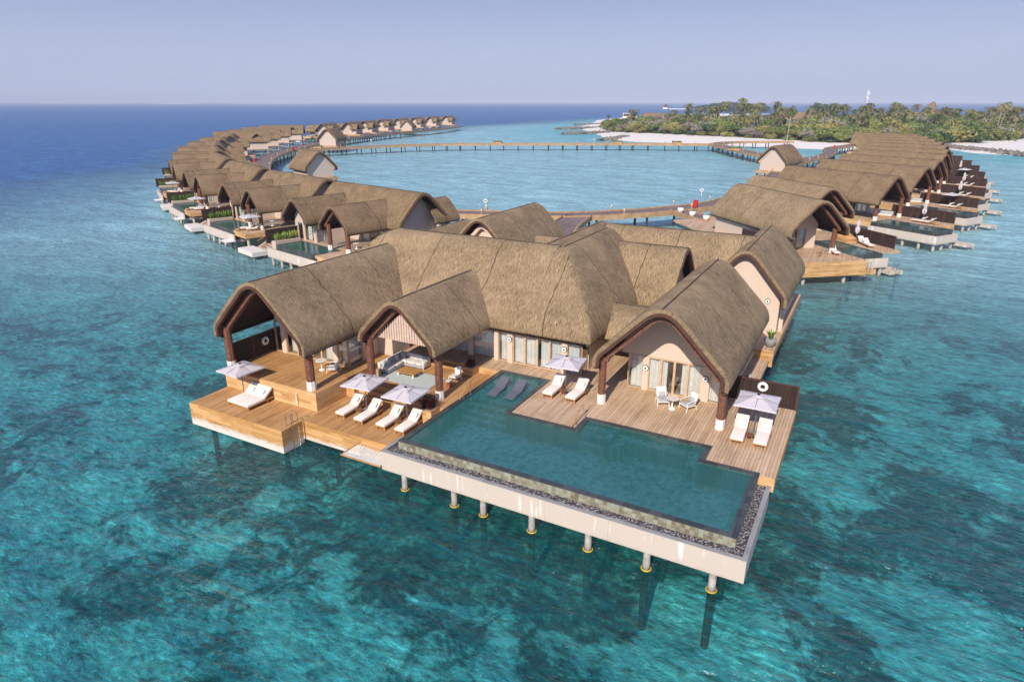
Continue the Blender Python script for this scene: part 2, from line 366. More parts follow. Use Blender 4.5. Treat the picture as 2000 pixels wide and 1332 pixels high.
def tag(o, label, cat, group=None, kind=None):
    if label: o['label'] = label
    if cat: o['category'] = cat
    if group: o['group'] = group
    if kind: o['kind'] = kind
    return o
def thing(name, label, cat, loc=(0, 0, 0), group=None, kind=None):
    o = bpy.data.objects.new(name, None); COL.objects.link(o); o.location = loc; o.empty_display_size = .2
    return tag(o, label, cat, group, kind)
KIDS = {}
def dup(root, loc, rz=0., label=None, group=None, cat=None, scale=None):
    if root not in KIDS: KIDS[root] = [(c, list(c.children)) for c in root.children]
    r = root.copy(); COL.objects.link(r); r.location = loc; r.rotation_euler = (0, 0, rz)
    if scale: r.scale = scale
    if label: r['label'] = label
    if group: r['group'] = group
    for ch, gs in KIDS[root]:
        c = ch.copy(); COL.objects.link(c); c.parent = r
        for g in gs:
            d = g.copy(); COL.objects.link(d); d.parent = c
    return r
USED = set()
def place(root, loc, rz=0., label=None, group=None, scale=None):
    """the first call moves the prototype itself, later calls copy it"""
    if root not in USED:
        USED.add(root); KIDS[root] = [(c, list(c.children)) for c in root.children]
        root.location = loc; root.rotation_euler = (0, 0, rz)
        if scale: root.scale = scale
        if label: root['label'] = label
        if group: root['group'] = group
        return root
    return dup(root, loc, rz, label, group, scale=scale)

# ---------------------------------------------------------------- thatched roofs
def half_profile(hw, zr, ze, zb, zv=None):
    """(lateral, z) from the inner bottom of the eave up to the apex; ze = height of the sharp eave corner"""
    P = []
    zv = zv if zv is not None else zr + min(.75, (zr - ze) * .2)
    sl = (zv - ze) / hw; ln = math.hypot(1, sl)
    ra = (zv - zr) * 2 / (sl / ln); re = .62
    P += [(hw - .32, zb), (hw - .2, zb - .05), (hw - .06, zb + .03)]
    e0 = (hw, ze - re * .95); E_ = (hw, ze); e1 = (hw - re * 1.1 / ln, ze + re * 1.1 * sl / ln)
    P.append((hw, (zb + .12 + e0[1]) / 2 if e0[1] > zb + .2 else zb + .12))
    for k in range(7):
        t = k / 6; P.append(tuple((1 - t) ** 2 * a + 2 * t * (1 - t) * b + t * t * c for a, b, c in zip(e0, E_, e1)))
    a0 = (ra / ln, zv - ra * sl / ln); A_ = (0, zv); a1 = (-a0[0], a0[1])
    for k in range(1, 5):
        t = k / 5; P.append((e1[0] + (a0[0] - e1[0]) * t, e1[1] + (a0[1] - e1[1]) * t))
    for k in range(6):
        t = k / 10; P.append(tuple((1 - t) ** 2 * a + 2 * t * (1 - t) * b + t * t * c for a, b, c in zip(a0, A_, a1)))
    return P
def full(P): return [(-x, z) for x, z in P] + [(x, z) for x, z in P[-2::-1]]
def offset(F, d):
    out = []
    for i, (x, z) in enumerate(F):
        a, b = F[max(i - 1, 0)], F[min(i + 1, len(F) - 1)]; tx, tz = b[0] - a[0], b[1] - a[1]; l = math.hypot(tx, tz) or 1
        out.append((x + tz / l * d, z - tx / l * d))
    return out
def inner(hw, zr, ze, zb, d):
    """clean inward offset of the gable outline"""
    zv = zr + min(.75, (zr - ze) * .2); sl = (zv - ze) / hw; k = math.hypot(1, sl)
    hw2 = hw - d; zr2 = zr - d; ze2 = ze - d * (k - sl)
    zv2 = ze2 + sl * hw2; ra = max(.2, (zv2 - zr2) * 2 / (sl / k)); ra = min(ra, hw2 * k * .8)
    H = [(hw2, min(zb + .1, ze2 - .1)), (hw2, ze2 - .3)]
    e1 = (hw2 - .3 / k, ze2 + .3 * sl / k)
    for q in range(1, 5):
        t = q / 5; H.append(tuple((1 - t) ** 2 * a + 2 * t * (1 - t) * b + t * t * c for a, b, c in zip((hw2, ze2 - .3), (hw2, ze2), e1)))
    a0 = (ra / k, zv2 - ra * sl / k); a1 = (-a0[0], a0[1]); H.append(e1)
    for q in range(6):
        t = q / 10; H.append(tuple((1 - t) ** 2 * a + 2 * t * (1 - t) * b + t * t * c for a, b, c in zip(a0, (0, zv2), a1)))
    return full(H)

def roof(parent, axis, c, a0, a1, hw, zr, ze, zb, hip0=0., hip1=0., trim0=False, trim1=False, frame0=None, mat='thatch', step=1.1, th=.27, close=True):
    H = half_profile(hw, zr, ze, zb); K = len(H); F = full(H); n = len(F)
    T = (lambda l, z, a: (a, c + l, z)) if axis == 'X' else (lambda l, z, a: (c + l, a, z))
    arc = [0.]
    for i in range(1, K): arc.append(arc[-1] + math.dist(H[i], H[i - 1]))
    D = [hw - x for x, z in H]
    st = []
    if hip0: st += [(a0 + D[j] * hip0, j) for j in range(K)]
    else: st.append((a0, K))
    lo, hi = st[-1][0], (a1 - D[-1] * hip1 if hip1 else a1)
    m = max(1, int((hi - lo) / step)); st += [(lo + (hi - lo) * k / m, K) for k in range(1, m)]
    if hip1: st += [(a1 - D[j] * hip1, j) for j in range(K - 1, -1, -1)]
    else: st.append((a1, K))
    b = MB(); ph = rnd.random() * 99
    rows = []
    for a, j in st:
        row = []
        for i, (l, z) in enumerate(F):
            k = i if i < K else n - 1 - i
            zz = H[min(k, j)][1] if j < K else z
            q = noise.noise(Vector((a * .55 + ph, l * .6, zz * .6))) * .035 + noise.noise(Vector((a * 1.7 + ph, l * 2, 3.))) * .012
            row.append(T(l * (1 + q * .15), zz + (q if k > 4 else q * .25), a))
        rows.append(row)
    i0 = b.add([p for r in rows for p in r]); uo = rnd.random() * 40
    for r in range(len(st) - 1):
        for i in range(n - 1):
            b.f.append((i0 + r * n + i, i0 + r * n + i + 1, i0 + (r + 1) * n + i + 1, i0 + (r + 1) * n + i))
            ks = [ii if ii < K else n - 1 - ii for ii in (i, i + 1)]; js = (st[r][1], st[r + 1][1])
            if min(ks) >= min(js) and min(js) < K:
                jj = [min(x, K - 1) for x in js]
                b.uv[len(b.f) - 1] = [(F[i][0] + uo, arc[jj[0]]), (F[i + 1][0] + uo, arc[jj[0]]), (F[i + 1][0] + uo, arc[jj[1]]), (F[i][0] + uo, arc[jj[1]])]
            else:
                b.uv[len(b.f) - 1] = [(st[r][0] + uo, arc[ks[0]]), (st[r][0] + uo, arc[ks[1]]), (st[r + 1][0] + uo, arc[ks[1]]), (st[r + 1][0] + uo, arc[ks[0]])]
    I = inner(hw, zr, ze, zb, th)
    fi = 0
    for end, hip in ((0, hip0), (-1, hip1)):
        if hip: continue
        # rim: thickness of the straw at the gable, joined to the inner outline by arc-length matching
        O = rows[end]; a = st[end][0]; N_ = 40
        def samp(pts, t):
            ls = [0.]
            for i in range(1, len(pts)): ls.append(ls[-1] + math.dist(pts[i], pts[i - 1]))
            d = t * ls[-1]
            for i in range(1, len(pts)):
                if d <= ls[i] + 1e-9:
                    f = (d - ls[i - 1]) / max(1e-9, ls[i] - ls[i - 1]); return tuple(p + (q - p) * f for p, q in zip(pts[i - 1], pts[i]))
            return pts[-1]
        Op = [samp(O[2:-2], k / N_) for k in range(N_ + 1)]; Ip = [T(*samp(I, k / N_), a) for k in range(N_ + 1)]
        for k in range(N_):
            b.quad(Op[k], Op[k + 1], Ip[k + 1], Ip[k], uv=[(k * .35, 0), (k * .35 + .35, 0), (k * .35 + .35, .3), (k * .35, .3)])
    rf = b.build('thatched_roof', mat, parent, smooth=True)
    # soffit
    sa, sb = (a0 + .02 if not hip0 else a0 + hw * hip0 * .9), (a1 - .02 if not hip1 else a1 - hw * hip1 * .9)
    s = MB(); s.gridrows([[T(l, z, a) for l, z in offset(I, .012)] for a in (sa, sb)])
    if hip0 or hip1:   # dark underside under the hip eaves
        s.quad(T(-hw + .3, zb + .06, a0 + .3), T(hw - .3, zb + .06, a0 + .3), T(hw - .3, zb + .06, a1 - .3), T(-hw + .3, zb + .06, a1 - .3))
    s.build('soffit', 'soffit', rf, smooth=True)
    for sg in (-1, 1):
        l0, l1 = sorted((sg * (hw - .36), sg * (hw - .2))); ea, eb = (a0 + .31 if trim0 else a0 + (hw * hip0 if hip0 else .02)), (a1 - .31 if trim1 else a1 - (hw * hip1 if hip1 else .02))
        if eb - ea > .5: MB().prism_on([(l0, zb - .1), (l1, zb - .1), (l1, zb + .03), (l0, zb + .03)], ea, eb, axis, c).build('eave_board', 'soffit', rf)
    if hip0: l0 = hw - .2; MB().prism_on([(-l0, zb - .1), (l0, zb - .1), (l0, zb + .03), (-l0, zb + .03)], a0 + .2 * hip0, a0 + .36 * hip0, axis, c).build('eave_board', 'soffit', rf)
    rz = MB(); rz.tube([T(0, zr + .0, a0 + (hw * hip0 if hip0 else .0)), T(0, zr + .0, a1 - (hw * hip1 if hip1 else .0))], .05, 6); rz.build('ridge_shade_roll', 'ridge', rf, smooth=True)  # dark tube added to stand in for shading along the ridge
    for on, a, sg in ((trim0, a0, 1), (trim1, a1, -1)):
        if not on: continue
        A_, B_ = inner(hw, zr, ze, zb, th - .02), inner(hw, zr, ze, zb, th + .17); t = MB()
        d0, d1 = a - sg * .05, a + sg * .28
        loop = [[T(*A_[k], d0), T(*B_[k], d0), T(*B_[k], d1), T(*A_[k], d1)] for k in range(len(A_))]
        t.gridrows(loop, True); t.quad(*loop[0]); t.quad(*loop[-1]); t.build('gable_trim', 'trim', parent, smooth=True)
    if frame0 is not None:
        A_, B_ = inner(hw, zr, ze, zb, .56), inner(hw, zr, ze, zb, .82); t = MB()
        d0, d1 = frame0 - .17, frame0 + .17; A_, B_ = A_[2:-2], B_[2:-2]
        loop = [[T(*A_[k], d0), T(*B_[k], d0), T(*B_[k], d1), T(*A_[k], d1)] for k in range(len(A_))]
        t.gridrows(loop, True); t.quad(*loop[0]); t.quad(*loop[-1]); t.build('portal_rib', 'redwood', parent)
    return rf

def gable_poly(hw, zr, ze, zb, d, z0, wx=None):
    I = inner(hw, zr, ze, zb, d); wx = wx or hw - d
    P = [(x, z) for x, z in I if abs(x) < wx - .02 and z > z0 + .01]
    def zat(x):
        return max([za + (zb_ - za) * (x - xa) / (xb - xa) for (xa, za), (xb, zb_) in zip(I, I[1:]) if xa <= x <= xb and xb - xa > 1e-6] or [z0 + .05])
    if not any(z <= z0 for x, z in I[:3]) and wx >= I[2][0] * -1 - 1e-6: pass
    zl = max(z0 + .02, min(zat(-wx + .001), P[0][1]) if P else z0 + .1)
    return [(-wx, z0), (-wx, zl)] + P + [(wx, zl), (wx, z0)]

def column(parent, x, y, z0, z1, r=.24, base=.62):
    b = MB(); b.tube([(x, y, z0 + base), (x, y, z1)], r, 8); o = b.build('column', 'redwood', parent)
    MB().tube([(x, y, z0), (x, y, z0 + base)], r * 1.12, 8).build('column_base', 'marble', o)
    return o
def pile(parent, x, y, z1, r=.17, mat='pile', ring=False):
    b = MB(); b.tube([(x, y, -3.9), (x, y, -1), (x, y, z1)], [r * 1.06, r, r], 10); o = b.build('pile', mat, parent, smooth=True)
    if ring: MB().torus((x, y, .05), r + .05, .034, (0, 0, 1), 20, 8).build('floating_ring', 'yellow', o, smooth='all')
    return o
def wall_light(x, y, z, ax, label):
    t = thing('wall_light', label, 'wall light', (x, y, z), 'round wall lights')
    q = Vector(ax)
    MB().disc((x, y, z), .20, ax, .05, 24).build('rim', 'black', t)
    MB().disc(Vector((x, y, z)) + q * .05, .17, ax, .03, 24).build('dial', 'white', t)
    MB().disc(Vector((x, y, z)) + q * .08, .055, ax, .04, 14).build('lens', 'black', t)
def glazing(parent, axis, c, spans, z0, z1, fr=.07, dep=.1, leafs=True):
    """row of framed panes at c; spans = list of (a0, a1)"""
    for a0, a1 in spans:
        f = MB()
        def bx(p0, p1, q0, q1, d0, d1):
            if axis == 'X': f.box(p0, p1, c + d0, c + d1, q0, q1)
            else: f.box(c + d0, c + d1, p0, p1, q0, q1)
        for p in ((a0, a0 + fr), (a1 - fr, a1)): bx(*p, z0, z1, -dep / 2, dep / 2)
        bx(a0 + fr, a1 - fr, z0, z0 + fr, -dep / 2, dep / 2); bx(a0 + fr, a1 - fr, z1 - fr, z1, -dep / 2, dep / 2)
        o = f.build('window_frame', 'frame', parent)
        g = MB()
        if axis == 'X': g.quad((a0 + fr, c, z0 + fr), (a1 - fr, c, z0 + fr), (a1 - fr, c, z1 - fr), (a0 + fr, c, z1 - fr))
        else: g.quad((c, a0 + fr, z0 + fr), (c, a1 - fr, z0 + fr), (c, a1 - fr, z1 - fr), (c, a0 + fr, z1 - fr))
        g.build('pane', 'glass', o)
def curtain(parent, axis, c, a0, a1, z0, z1, amp=.06, wl=.28):
    n = max(4, int((a1 - a0) / .05)); rows = []
    for z in (z0, z1):
        row = []
        for k in range(n + 1):
            a = a0 + (a1 - a0) * k / n; d = amp * math.sin(2 * math.pi * a / wl) + .02 * math.sin(a * 9.)
            row.append((a, c + d, z) if axis == 'X' else (c + d, a, z))
        rows.append(row)
    MB().gridrows(rows).build('curtain', 'curtain', parent, smooth='all')

# ---------------------------------------------------------------- main villa
D = 2.85
V = thing('overwater_villa', 'large foreground villa with many joined thatched roofs behind the long infinity pool', 'villa', (-20, 40, D))
Y_, X_ = 'Y', 'X'
RWp, LWp, MWp = (3.95, 9.45, 6.12, 5.25), (4.1, 9.55, 6.2, 5.3), (3.05, 8.6, 6.1, 5.45)
roof(V, Y_, -9.15, 33.85, 47.6, *RWp, trim0=True, trim1=True, frame0=34.45)
roof(V, Y_, -33.1, 26.8, 42.5, *LWp, trim0=True, frame0=27.45)
roof(V, Y_, -24.8, 30.25, 40.0, *MWp, trim0=True, frame0=30.95)
CHp = (5.35, 10.45, 6.2, 5.42)
roof(V, X_, 42.1, -38.6, -19.0, *CHp, hip0=1.05)
roof(V, Y_, -18.75, 36.75, 50.6, 4.4, 10.4, 6.2, 5.42, hip0=5.35 / 4.4)
roof(V, X_, 42.4, -16.2, -11.6, 3.0, 6.75, 5.7, 5.0)
roof(V, X_, 49.9, -19.5, -11.9, 3.9, 9.55, 6.2, 5.4, trim1=True)
roof(V, Y_, -22.2, 46.5, 58.6, 3.6, 9.45, 6.3, 5.5, trim1=True)
roof(V, X_, 57.8, -21.3, -8.2, 3.9, 9.45, 6.2, 5.4, trim0=True)
roof(V, Y_, -7.92, 51.8, 64.2, 3.35, 9.4, 6.15, 5.2, trim0=True)
roof(V, Y_, -33.3, 54.2, 66.5, 3.9, 9.45, 6.1, 5.3, trim0=True)
roof(V, X_, 61.0, -31, -20, 2.8, 7.0, 5.9, 5.2)
roof(V, Y_, -41.3, 56.5, 65, 2.4, 7.2, 5.8, 5.1, trim0=True)
def wall(parent, name='wall', mat='stucco'):
    b = MB(); return b, (lambda: b.build(name, mat, parent))
# right bedroom wing
def gable_wall(parent, axis, c, a0, a1, prof, d, z0, wx=None, mat='stucco'):
    return MB().prism_on(gable_poly(*prof, d, z0, wx), a0, a1, axis, c).build('gable_wall', mat, parent)
gable_wall(V, Y_, -9.15, 37.6, 37.78, RWp, .6, 5.12)
b = MB(); b.box(-11.1, -10.77, 37.55, 37.85, D, 5.118); b.box(-7.48, -6.98, 37.55, 37.85, D, 5.118)
b.box(-12.05, -11.85, 38.9, 47.2, D, 6.0); b.box(-6.45, -6.25, 38.9, 47.2, D, 6.0); b.box(-12.05, -6.25, 47.2, 47.4, D, 6.2)
b.split('wall', 'stucco', V)
gable_wall(V, Y_, -9.15, 47.0, 47.2, RWp, .6, 5.0)
MB().box(-11.8, -6.4, 37.9, 47.0, D + .004, D + .03).build('floor', 'floor_dark', V)
glazing(V, X_, 37.62, [(-10.77, -9.96), (-9.96, -9.13), (-9.13, -8.3), (-8.3, -7.48)], D + .02, 5.11)
glazing(V, X_, 37.62, [(-12.08, -11.1), (-6.98, -6.2)], D + .02, 5.11, .04)
glazing(V, Y_, -12.06, [(37.68, 38.88)], D + .02, 5.4, .04); glazing(V, Y_, -6.22, [(37.68, 38.88)], D + .02, 5.4, .04)
curtain(V, X_, 37.84, -11.95, -11.1, D + .05, 5.1); curtain(V, X_, 37.84, -7.0, -6.35, D + .05, 5.1)
curtain(V, X_, 37.84, -10.75, -9.6, D + .05, 5.05); curtain(V, X_, 37.84, -8.7, -7.5, D + .05, 5.05)
MB().box(-10.9, -7.4, 45.8, 46.9, D + .03, D + .75).build('bed_base', 'curtain', V)
for x in (-12.62, -5.58): column(V, x, 34.45, D, 5.95)
# left wing
gable_wall(V, Y_, -33.1, 31.4, 31.58, LWp, .6, 5.2)
b = MB(); b.box(-36.1, -35.7, 31.35, 31.62, D, 5.198); b.box(-31.15, -30.8, 31.35, 31.62, D, 5.198); b.box(-30.05, -29.85, 32.9, 40, D, 6.0); b.box(-36.75, -36.55, 32.9, 40, D, 6.); b.box(-36.6, -29.9, 39.5, 39.7, D, 6.)
b.box(-29.85, -28.6, 34.6, 36.6, D, 5.2)
b.split('wall', 'stucco', V)
MB().box(-36.5, -30.1, 31.7, 39.4, D + .004, D + .03).build('floor', 'floor_dark', V)
glazing(V, X_, 31.42, [(-35.7, -34.57), (-34.57, -33.44), (-33.44, -32.3), (-32.3, -31.15)], D + .02, 5.19)
glazing(V, X_, 31.42, [(-36.75, -36.1), (-30.8, -29.88)], D + .02, 5.19, .04)
glazing(V, Y_, -29.87, [(31.48, 32.88)], D + .02, 5.4, .04); glazing(V, Y_, -36.72, [(31.48, 32.88)], D + .02, 5.4, .04)
curtain(V, X_, 31.8, -30.75, -30.1, D + .05, 5.15); curtain(V, Y_, -30.2, 31.8, 32.8, D + .05, 5.3); curtain(V, X_, 31.8, -36.5, -36.1, D + .05, 5.15)
curtain(V, X_, 31.9, -35.6, -33.6, D + .05, 5.1); curtain(V, X_, 31.9, -32.4, -31.2, D + .05, 5.1)
for x in (-36.75, -29.42): column(V, x, 27.45, D, 6.0, .27)
# open lounge pavilion
gp = [p for p in gable_poly(*MWp, .98, 5.66, 2.52)]
s_ = MB(); s_.prism_on(gp, 31.2, 31.3, Y_, -24.8); s_.build('gable_panel', 'slats', V)
k = 0
for i in range(25):
    x = -2.4 + i * .2; zt = 5.66 + max(.12, (MWp[1] - .98 - 5.66) * (1 - abs(x) / 2.62) + .0)
    zt = min(zt, MWp[1] - 1.18)
    MB().box(-24.8 + x - .045, -24.8 + x + .045, 31.14, 31.198, 5.68, zt).build('slat', 'slats', V)
for x in (-27.5, -22.07): column(V, x, 30.98, 2.4, 5.9, .25)
# hall glass front
MB().box(-26.8, -15.15, 37.45, 37.62, 5.06, 5.5).build('lintel', 'trim', V)
b = MB()
for x0, x1 in ((-24.02, -23.63), (-21.88, -21.55), (-20.82, -20.42), (-16.66, -16.31)): b.box(x0, x1, 37.48, 37.85, D, 5.06)
b.box(-15.5, -15.3, 38.9, 47, D, 5.6); b.box(-26.9, -26.7, 37.5, 46, D, 5.6); b.box(-26.7, -15.5, 46.6, 46.8, D, 5.6)
b.box(-15.3, -12.3, 43.2, 43.4, D, 5.2)
b.split('wall', 'stucco', V)
MB().box(-26.6, -15.6, 37.9, 46.5, D + .004, D + .03).build('floor', 'floor_dark', V)
MB().box(-26.6, -15.6, 37.7, 46.5, 5.5, 5.6).build('ceiling', 'curtain', V)
glazing(V, X_, 37.6, [(-20.42, -19.48), (-19.48, -18.54), (-18.54, -17.6), (-17.6, -16.66)], D + .02, 5.05)
glazing(V, X_, 37.6, [(-26.6, -24.96), (-24.96, -24.02), (-23.63, -21.88), (-21.55, -20.82), (-16.31, -15.3)], D + .02, 5.05, .04)
glazing(V, Y_, -15.32, [(37.68, 38.88)], D + .02, 5.3, .04)
for a0, a1 in ((-26.5, -24.1), (-23.6, -21.9), (-21.5, -20.8), (-20.4, -18.7), (-18.3, -16.7), (-16.3, -15.5)): curtain(V, X_, 37.82, a0, a1, D + .05, 5.04)
# rear wings: walls
RRp = (3.35, 9.4, 6.15, 5.2)
gable_wall(V, Y_, -7.92, 52.5, 52.7, RRp, .42, 6.0, 2.75)
b = MB(); b.box(-10.67, -8.2, 52.5, 52.7, D, 5.998); b.box(-7.05, -5.17, 52.5, 52.7, D, 5.998); b.box(-5.4, -5.2, 52.7, 63.6, D, 5.8); b.box(-11, -5.6, 63.4, 63.6, D, 6)
b.box(-20, -11, 60.8, 61, D, 5.9); b.box(-20, -11, 54.8, 55, D, 5.9); b.split('wall', 'stucco', V)
glazing(V, X_, 52.58, [(-8.2, -7.05)], D + .02, 5.99)
MB().box(-5.16, -4.85, 53.6, 53.95, D, 5.4).build('wall', 'stucco', V)
MB().box(-8.15, -7.1, 52.9, 53, D, 5.9).build('curtain', 'curtain', V)
FLp = (3.9, 9.45, 6.1, 5.3)
gable_wall(V, Y_, -33.3, 55.4, 55.6, FLp, .6, 5.0); b = MB(); b.box(-36.4, -30.2, 55.6, 66, D, 5.0); b.split('wall', 'stucco', V)
b = MB(); A_ = gable_poly(*FLp, .85, 5.5); n_ = len(A_); B_ = gable_poly(*FLp, 1.25, 5.5)
b = MB(); I1, I2 = inner(*FLp, .8), inner(*FLp, 1.1); lp = [[(-33.3 + I1[k][0], 54.9, I1[k][1]), (-33.3 + I2[k][0], 54.9, I2[k][1]), (-33.3 + I2[k][0], 55.38, I2[k][1]), (-33.3 + I1[k][0], 55.38, I1[k][1])] for k in range(2, len(I1) - 2)]
b.gridrows(lp, True); b.quad(*lp[0]); b.quad(*lp[-1]); b.build('plaster_arch', 'stucco', V, smooth=True)
GXp = (3.9, 9.55, 6.2, 5.4)
gable_wall(V, X_, 49.9, -12.9, -12.7, GXp, .6, 4.5)
MB().box(-19, -12.95, 47, 52.8, D, 5.3).build('wall', 'stucco', V)
MB().box(-42.8, -39.8, 57.2, 64.5, D, 5.2).build('wall', 'stucco', V)
wall_light(-10.93, 37.55, 4.35, (0, -1, 0), 'round white wall light left of the glass doors under the right front gable')
wall_light(-7.22, 37.55, 4.35, (0, -1, 0), 'round white wall light right of the glass doors under the right front gable')
wall_light(-20.62, 37.48, 4.6, (0, -1, 0), 'round white wall light between glass doors of the hall, left of the parasol')
wall_light(-16.48, 37.48, 4.6, (0, -1, 0), 'round white wall light above the parasol at the right end of the hall glass')
wall_light(-6.05, 52.5, 5.5, (0, -1, 0), 'round white wall light on the blank rear gable wall near the small window')

# ---------------------------------------------------------------- decks
ud = thing('upper_deck', 'weathered timber deck around the pool with loungers and round table', 'deck', (-12, 36, D))
poly = [(-2.1, 30.4), (-2.1, 38.95), (-6.0, 38.95), (-6.0, 48), (-28.83, 48), (-28.83, 35.85), (-20.49, 35.85), (-20.49, 36.08), (-16.75, 36.08), (-16.75, 30.65), (-12.71, 30.65), (-12.71, 32.22), (-5.45, 32.22), (-5.45, 30.6), (-2.8, 30.6), (-2.8, 30.4)]
MB().prism(poly, D - .28, D).build('deck_boards', 'deck', ud)
b = MB(); b.box(-2.8, -2.06, 30.36, 30.4, 2.1, D - .02); b.box(-2.1, -2.06, 30.4, 38.95, 2.15, D - .02); b.box(-28.7, -20.5, 35.81, 35.85, 2.4, D - .02); b.build('riser', 'riser', ud)
MB().prism([(-6.5, 48.7), (-4.75, 48.7), (-4.75, 66), (-20, 66), (-20, 50), (-6.5, 50)], D - .3, D).build('rear_walkway', 'deck', ud)
MB().box(-6.6, -4.72, 48.66, 48.7, 1.6, D - .02).box(-4.75, -4.71, 48.7, 66, 2.2, D - .02).build('riser', 'riser', ud)
MB().box(-6.7, -4.95, 39.0, 48.66, 1.85, 2.12).build('side_walkway', 'deck', ud)
MB().box(-42.5, -28.9, 48, 70, D - .3, D).build('rear_deck', 'deck', ud)
for x, y in ((-3.2, 33), (-3.2, 37.5), (-8, 33.5), (-5.6, 44), (-5.4, 53), (-5.4, 59), (-11, 64), (-28, 69), (-41, 60), (-41, 68)): pile(ud, x, y, D - .28)
rt = thing('raised_terrace', 'raised honey coloured timber terrace under the left gable roof', 'terrace', (-33, 30, D))
MB().box(-37.1, -28.83, 27.15, 48, D - .28, D).build('deck_boards', 'deck_warm', rt)
b = MB(); b.box(-37.14, -28.79, 27.11, 27.15, 1.6, D - .02); b.box(-28.83, -28.79, 27.15, 35.8, 1.6, D - .02); b.box(-37.14, -37.1, 27.15, 48, 1.2, D - .02); b.build('riser', 'riser', rt)
for x, y in ((-36.5, 33), (-36.5, 40), (-36.5, 46), (-30, 34)): pile(rt, x, y, D - .28)
ld = thing('lower_deck', 'low honey coloured timber sun deck with salt whitened edge boards', 'deck', (-30, 27, 1.6))
lp = [(-37.04, 24.13), (-28.79, 24.13), (-28.79, 25.8), (-21.15, 25.8), (-21.15, 26.2), (-20.5, 26.2), (-20.5, 29.9), (-28.83, 29.9), (-28.83, 27.3), (-37.04, 27.3)]
MB().prism(lp, 1.3, 1.6).build('deck_boards', 'deck_warm', ld)
b = MB(); b.box(-37.08, -28.75, 24.09, 24.13, .1, 1.59); b.box(-28.79, -28.75, 24.13, 25.76, .1, 1.59); b.box(-28.75, -21.16, 25.76, 25.8, .35, 1.59); b.box(-37.08, -37.04, 24.13, 27.3, .1, 1.59); b.build('edge_boards', 'riser_salt', ld)
for x, y in ((-36.3, 25), (-33, 25), (-29.6, 25), (-36.3, 27.2), (-27, 26.6), (-24, 26.6), (-29.6, 29), (-24, 29.5)): pile(ld, x, y, 1.3)
sl = thing('sunken_lounge', 'timber lounge terrace with broad steps down to the low sun deck', 'terrace', (-25, 33, 2.4))
MB().box(-28.79, -20.5, 30.75, 35.81, 2.1, 2.4).build('deck_boards', 'deck_warm', sl)
b = MB(); b.box(-28.1, -21.35, 29.9, 30.3, 1.602, 1.87); b.build('step', 'deck_warm', sl); MB().box(-28.1, -22.35, 30.3, 30.75, 1.602, 2.13).build('step', 'deck_warm', sl)
MB().box(-22.3, -20.5, 29.92, 30.75, 1.9, 2.4).build('deck_boards', 'deck_warm', sl)
b = MB(); b.box(-28.1, -21.35, 29.86, 29.9, 1.602, 1.86); b.box(-28.1, -22.35, 30.26, 30.3, 1.872, 2.12); b.box(-28.1, -20.5, 30.71, 30.75, 2.132, 2.39); b.box(-28.79, -28.1, 29.82, 30.75, 1.602, 2.4); b.build('riser', 'riser', sl)
MB().rbox(-26.2, -22.7, 35.25, 35.8, 2.402, 2.62, .08).build('bench', 'riser', sl)

# ---------------------------------------------------------------- main pool
P = thing('infinity_pool', 'long dark tiled infinity pool in front of the large villa', 'pool', (-12, 28, 1.2))
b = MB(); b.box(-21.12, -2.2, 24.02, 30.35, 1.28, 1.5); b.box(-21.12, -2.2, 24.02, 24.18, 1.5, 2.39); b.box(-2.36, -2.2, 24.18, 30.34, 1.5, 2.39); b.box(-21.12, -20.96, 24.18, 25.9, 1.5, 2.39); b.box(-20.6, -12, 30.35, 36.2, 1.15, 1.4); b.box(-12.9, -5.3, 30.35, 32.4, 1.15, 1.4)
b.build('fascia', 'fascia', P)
b = MB(); b.box(-21.14, -2.18, 24.0, 24.21, 2.39, 2.43); b.box(-2.4, -2.18, 24.21, 30.34, 2.39, 2.43); b.box(-21.14, -20.93, 24.21, 25.78, 2.39, 2.43); b.build('ledge', 'stone', P)
b = MB(); b.box(-20.93, -2.4, 24.21, 24.74, 2.1, 2.35); b.box(-2.8, -2.4, 24.74, 30.34, 2.1, 2.35); b.box(-20.93, -20.48, 24.74, 25.78, 2.1, 2.35); b.build('gravel_bed', 'gravel', P)
b = MB(); b.box(-20.48, -2.8, 24.74, 24.9, 1.45, 2.815); b.box(-2.96, -2.8, 24.9, 30.34, 1.45, 2.815); b.box(-20.48, -20.32, 24.9, 36.08, 1.4, 2.815); b.build('tile_wall', 'walltile', P)
b = MB()
for q in ((-20.5, -2.78, 24.72, 25.05), (-20.5, -20.15, 25.05, 36.08), (-3.13, -2.78, 25.05, 30.62), (-5.45, -3.13, 30.28, 30.62), (-5.78, -5.45, 30.28, 32.24), (-12.71, -5.78, 31.9, 32.24), (-12.71, -12.38, 30.32, 31.9), (-16.75, -12.71, 30.32, 30.67), (-17.08, -16.75, 30.32, 36.1), (-20.15, -17.08, 35.76, 36.1)):
    b.box(*q, 2.817, 2.858)
b.build('coping', 'coping', P)
b = MB()
for q in ((-20.32, -2.96, 24.9, 25.0, 2.81), (-20.3, -20.2, 25, 36, 2.81), (-3.06, -2.96, 25, 30.5, 2.81), (-5.45, -3.06, 30.33, 30.5, 2.81), (-5.7, -5.5, 30.33, 32.1, 2.81), (-12.6, -5.7, 31.98, 32.1, 2.81), (-12.6, -12.45, 30.4, 31.98, 2.81), (-16.8, -12.6, 30.4, 30.55, 2.81), (-17., -16.85, 30.4, 35.85, 2.81), (-20.2, -17, 35.85, 36, 2.81)):
    b.box(*q[:4], 1.45, q[4])
b.build('basin_walls', 'steptile', P)
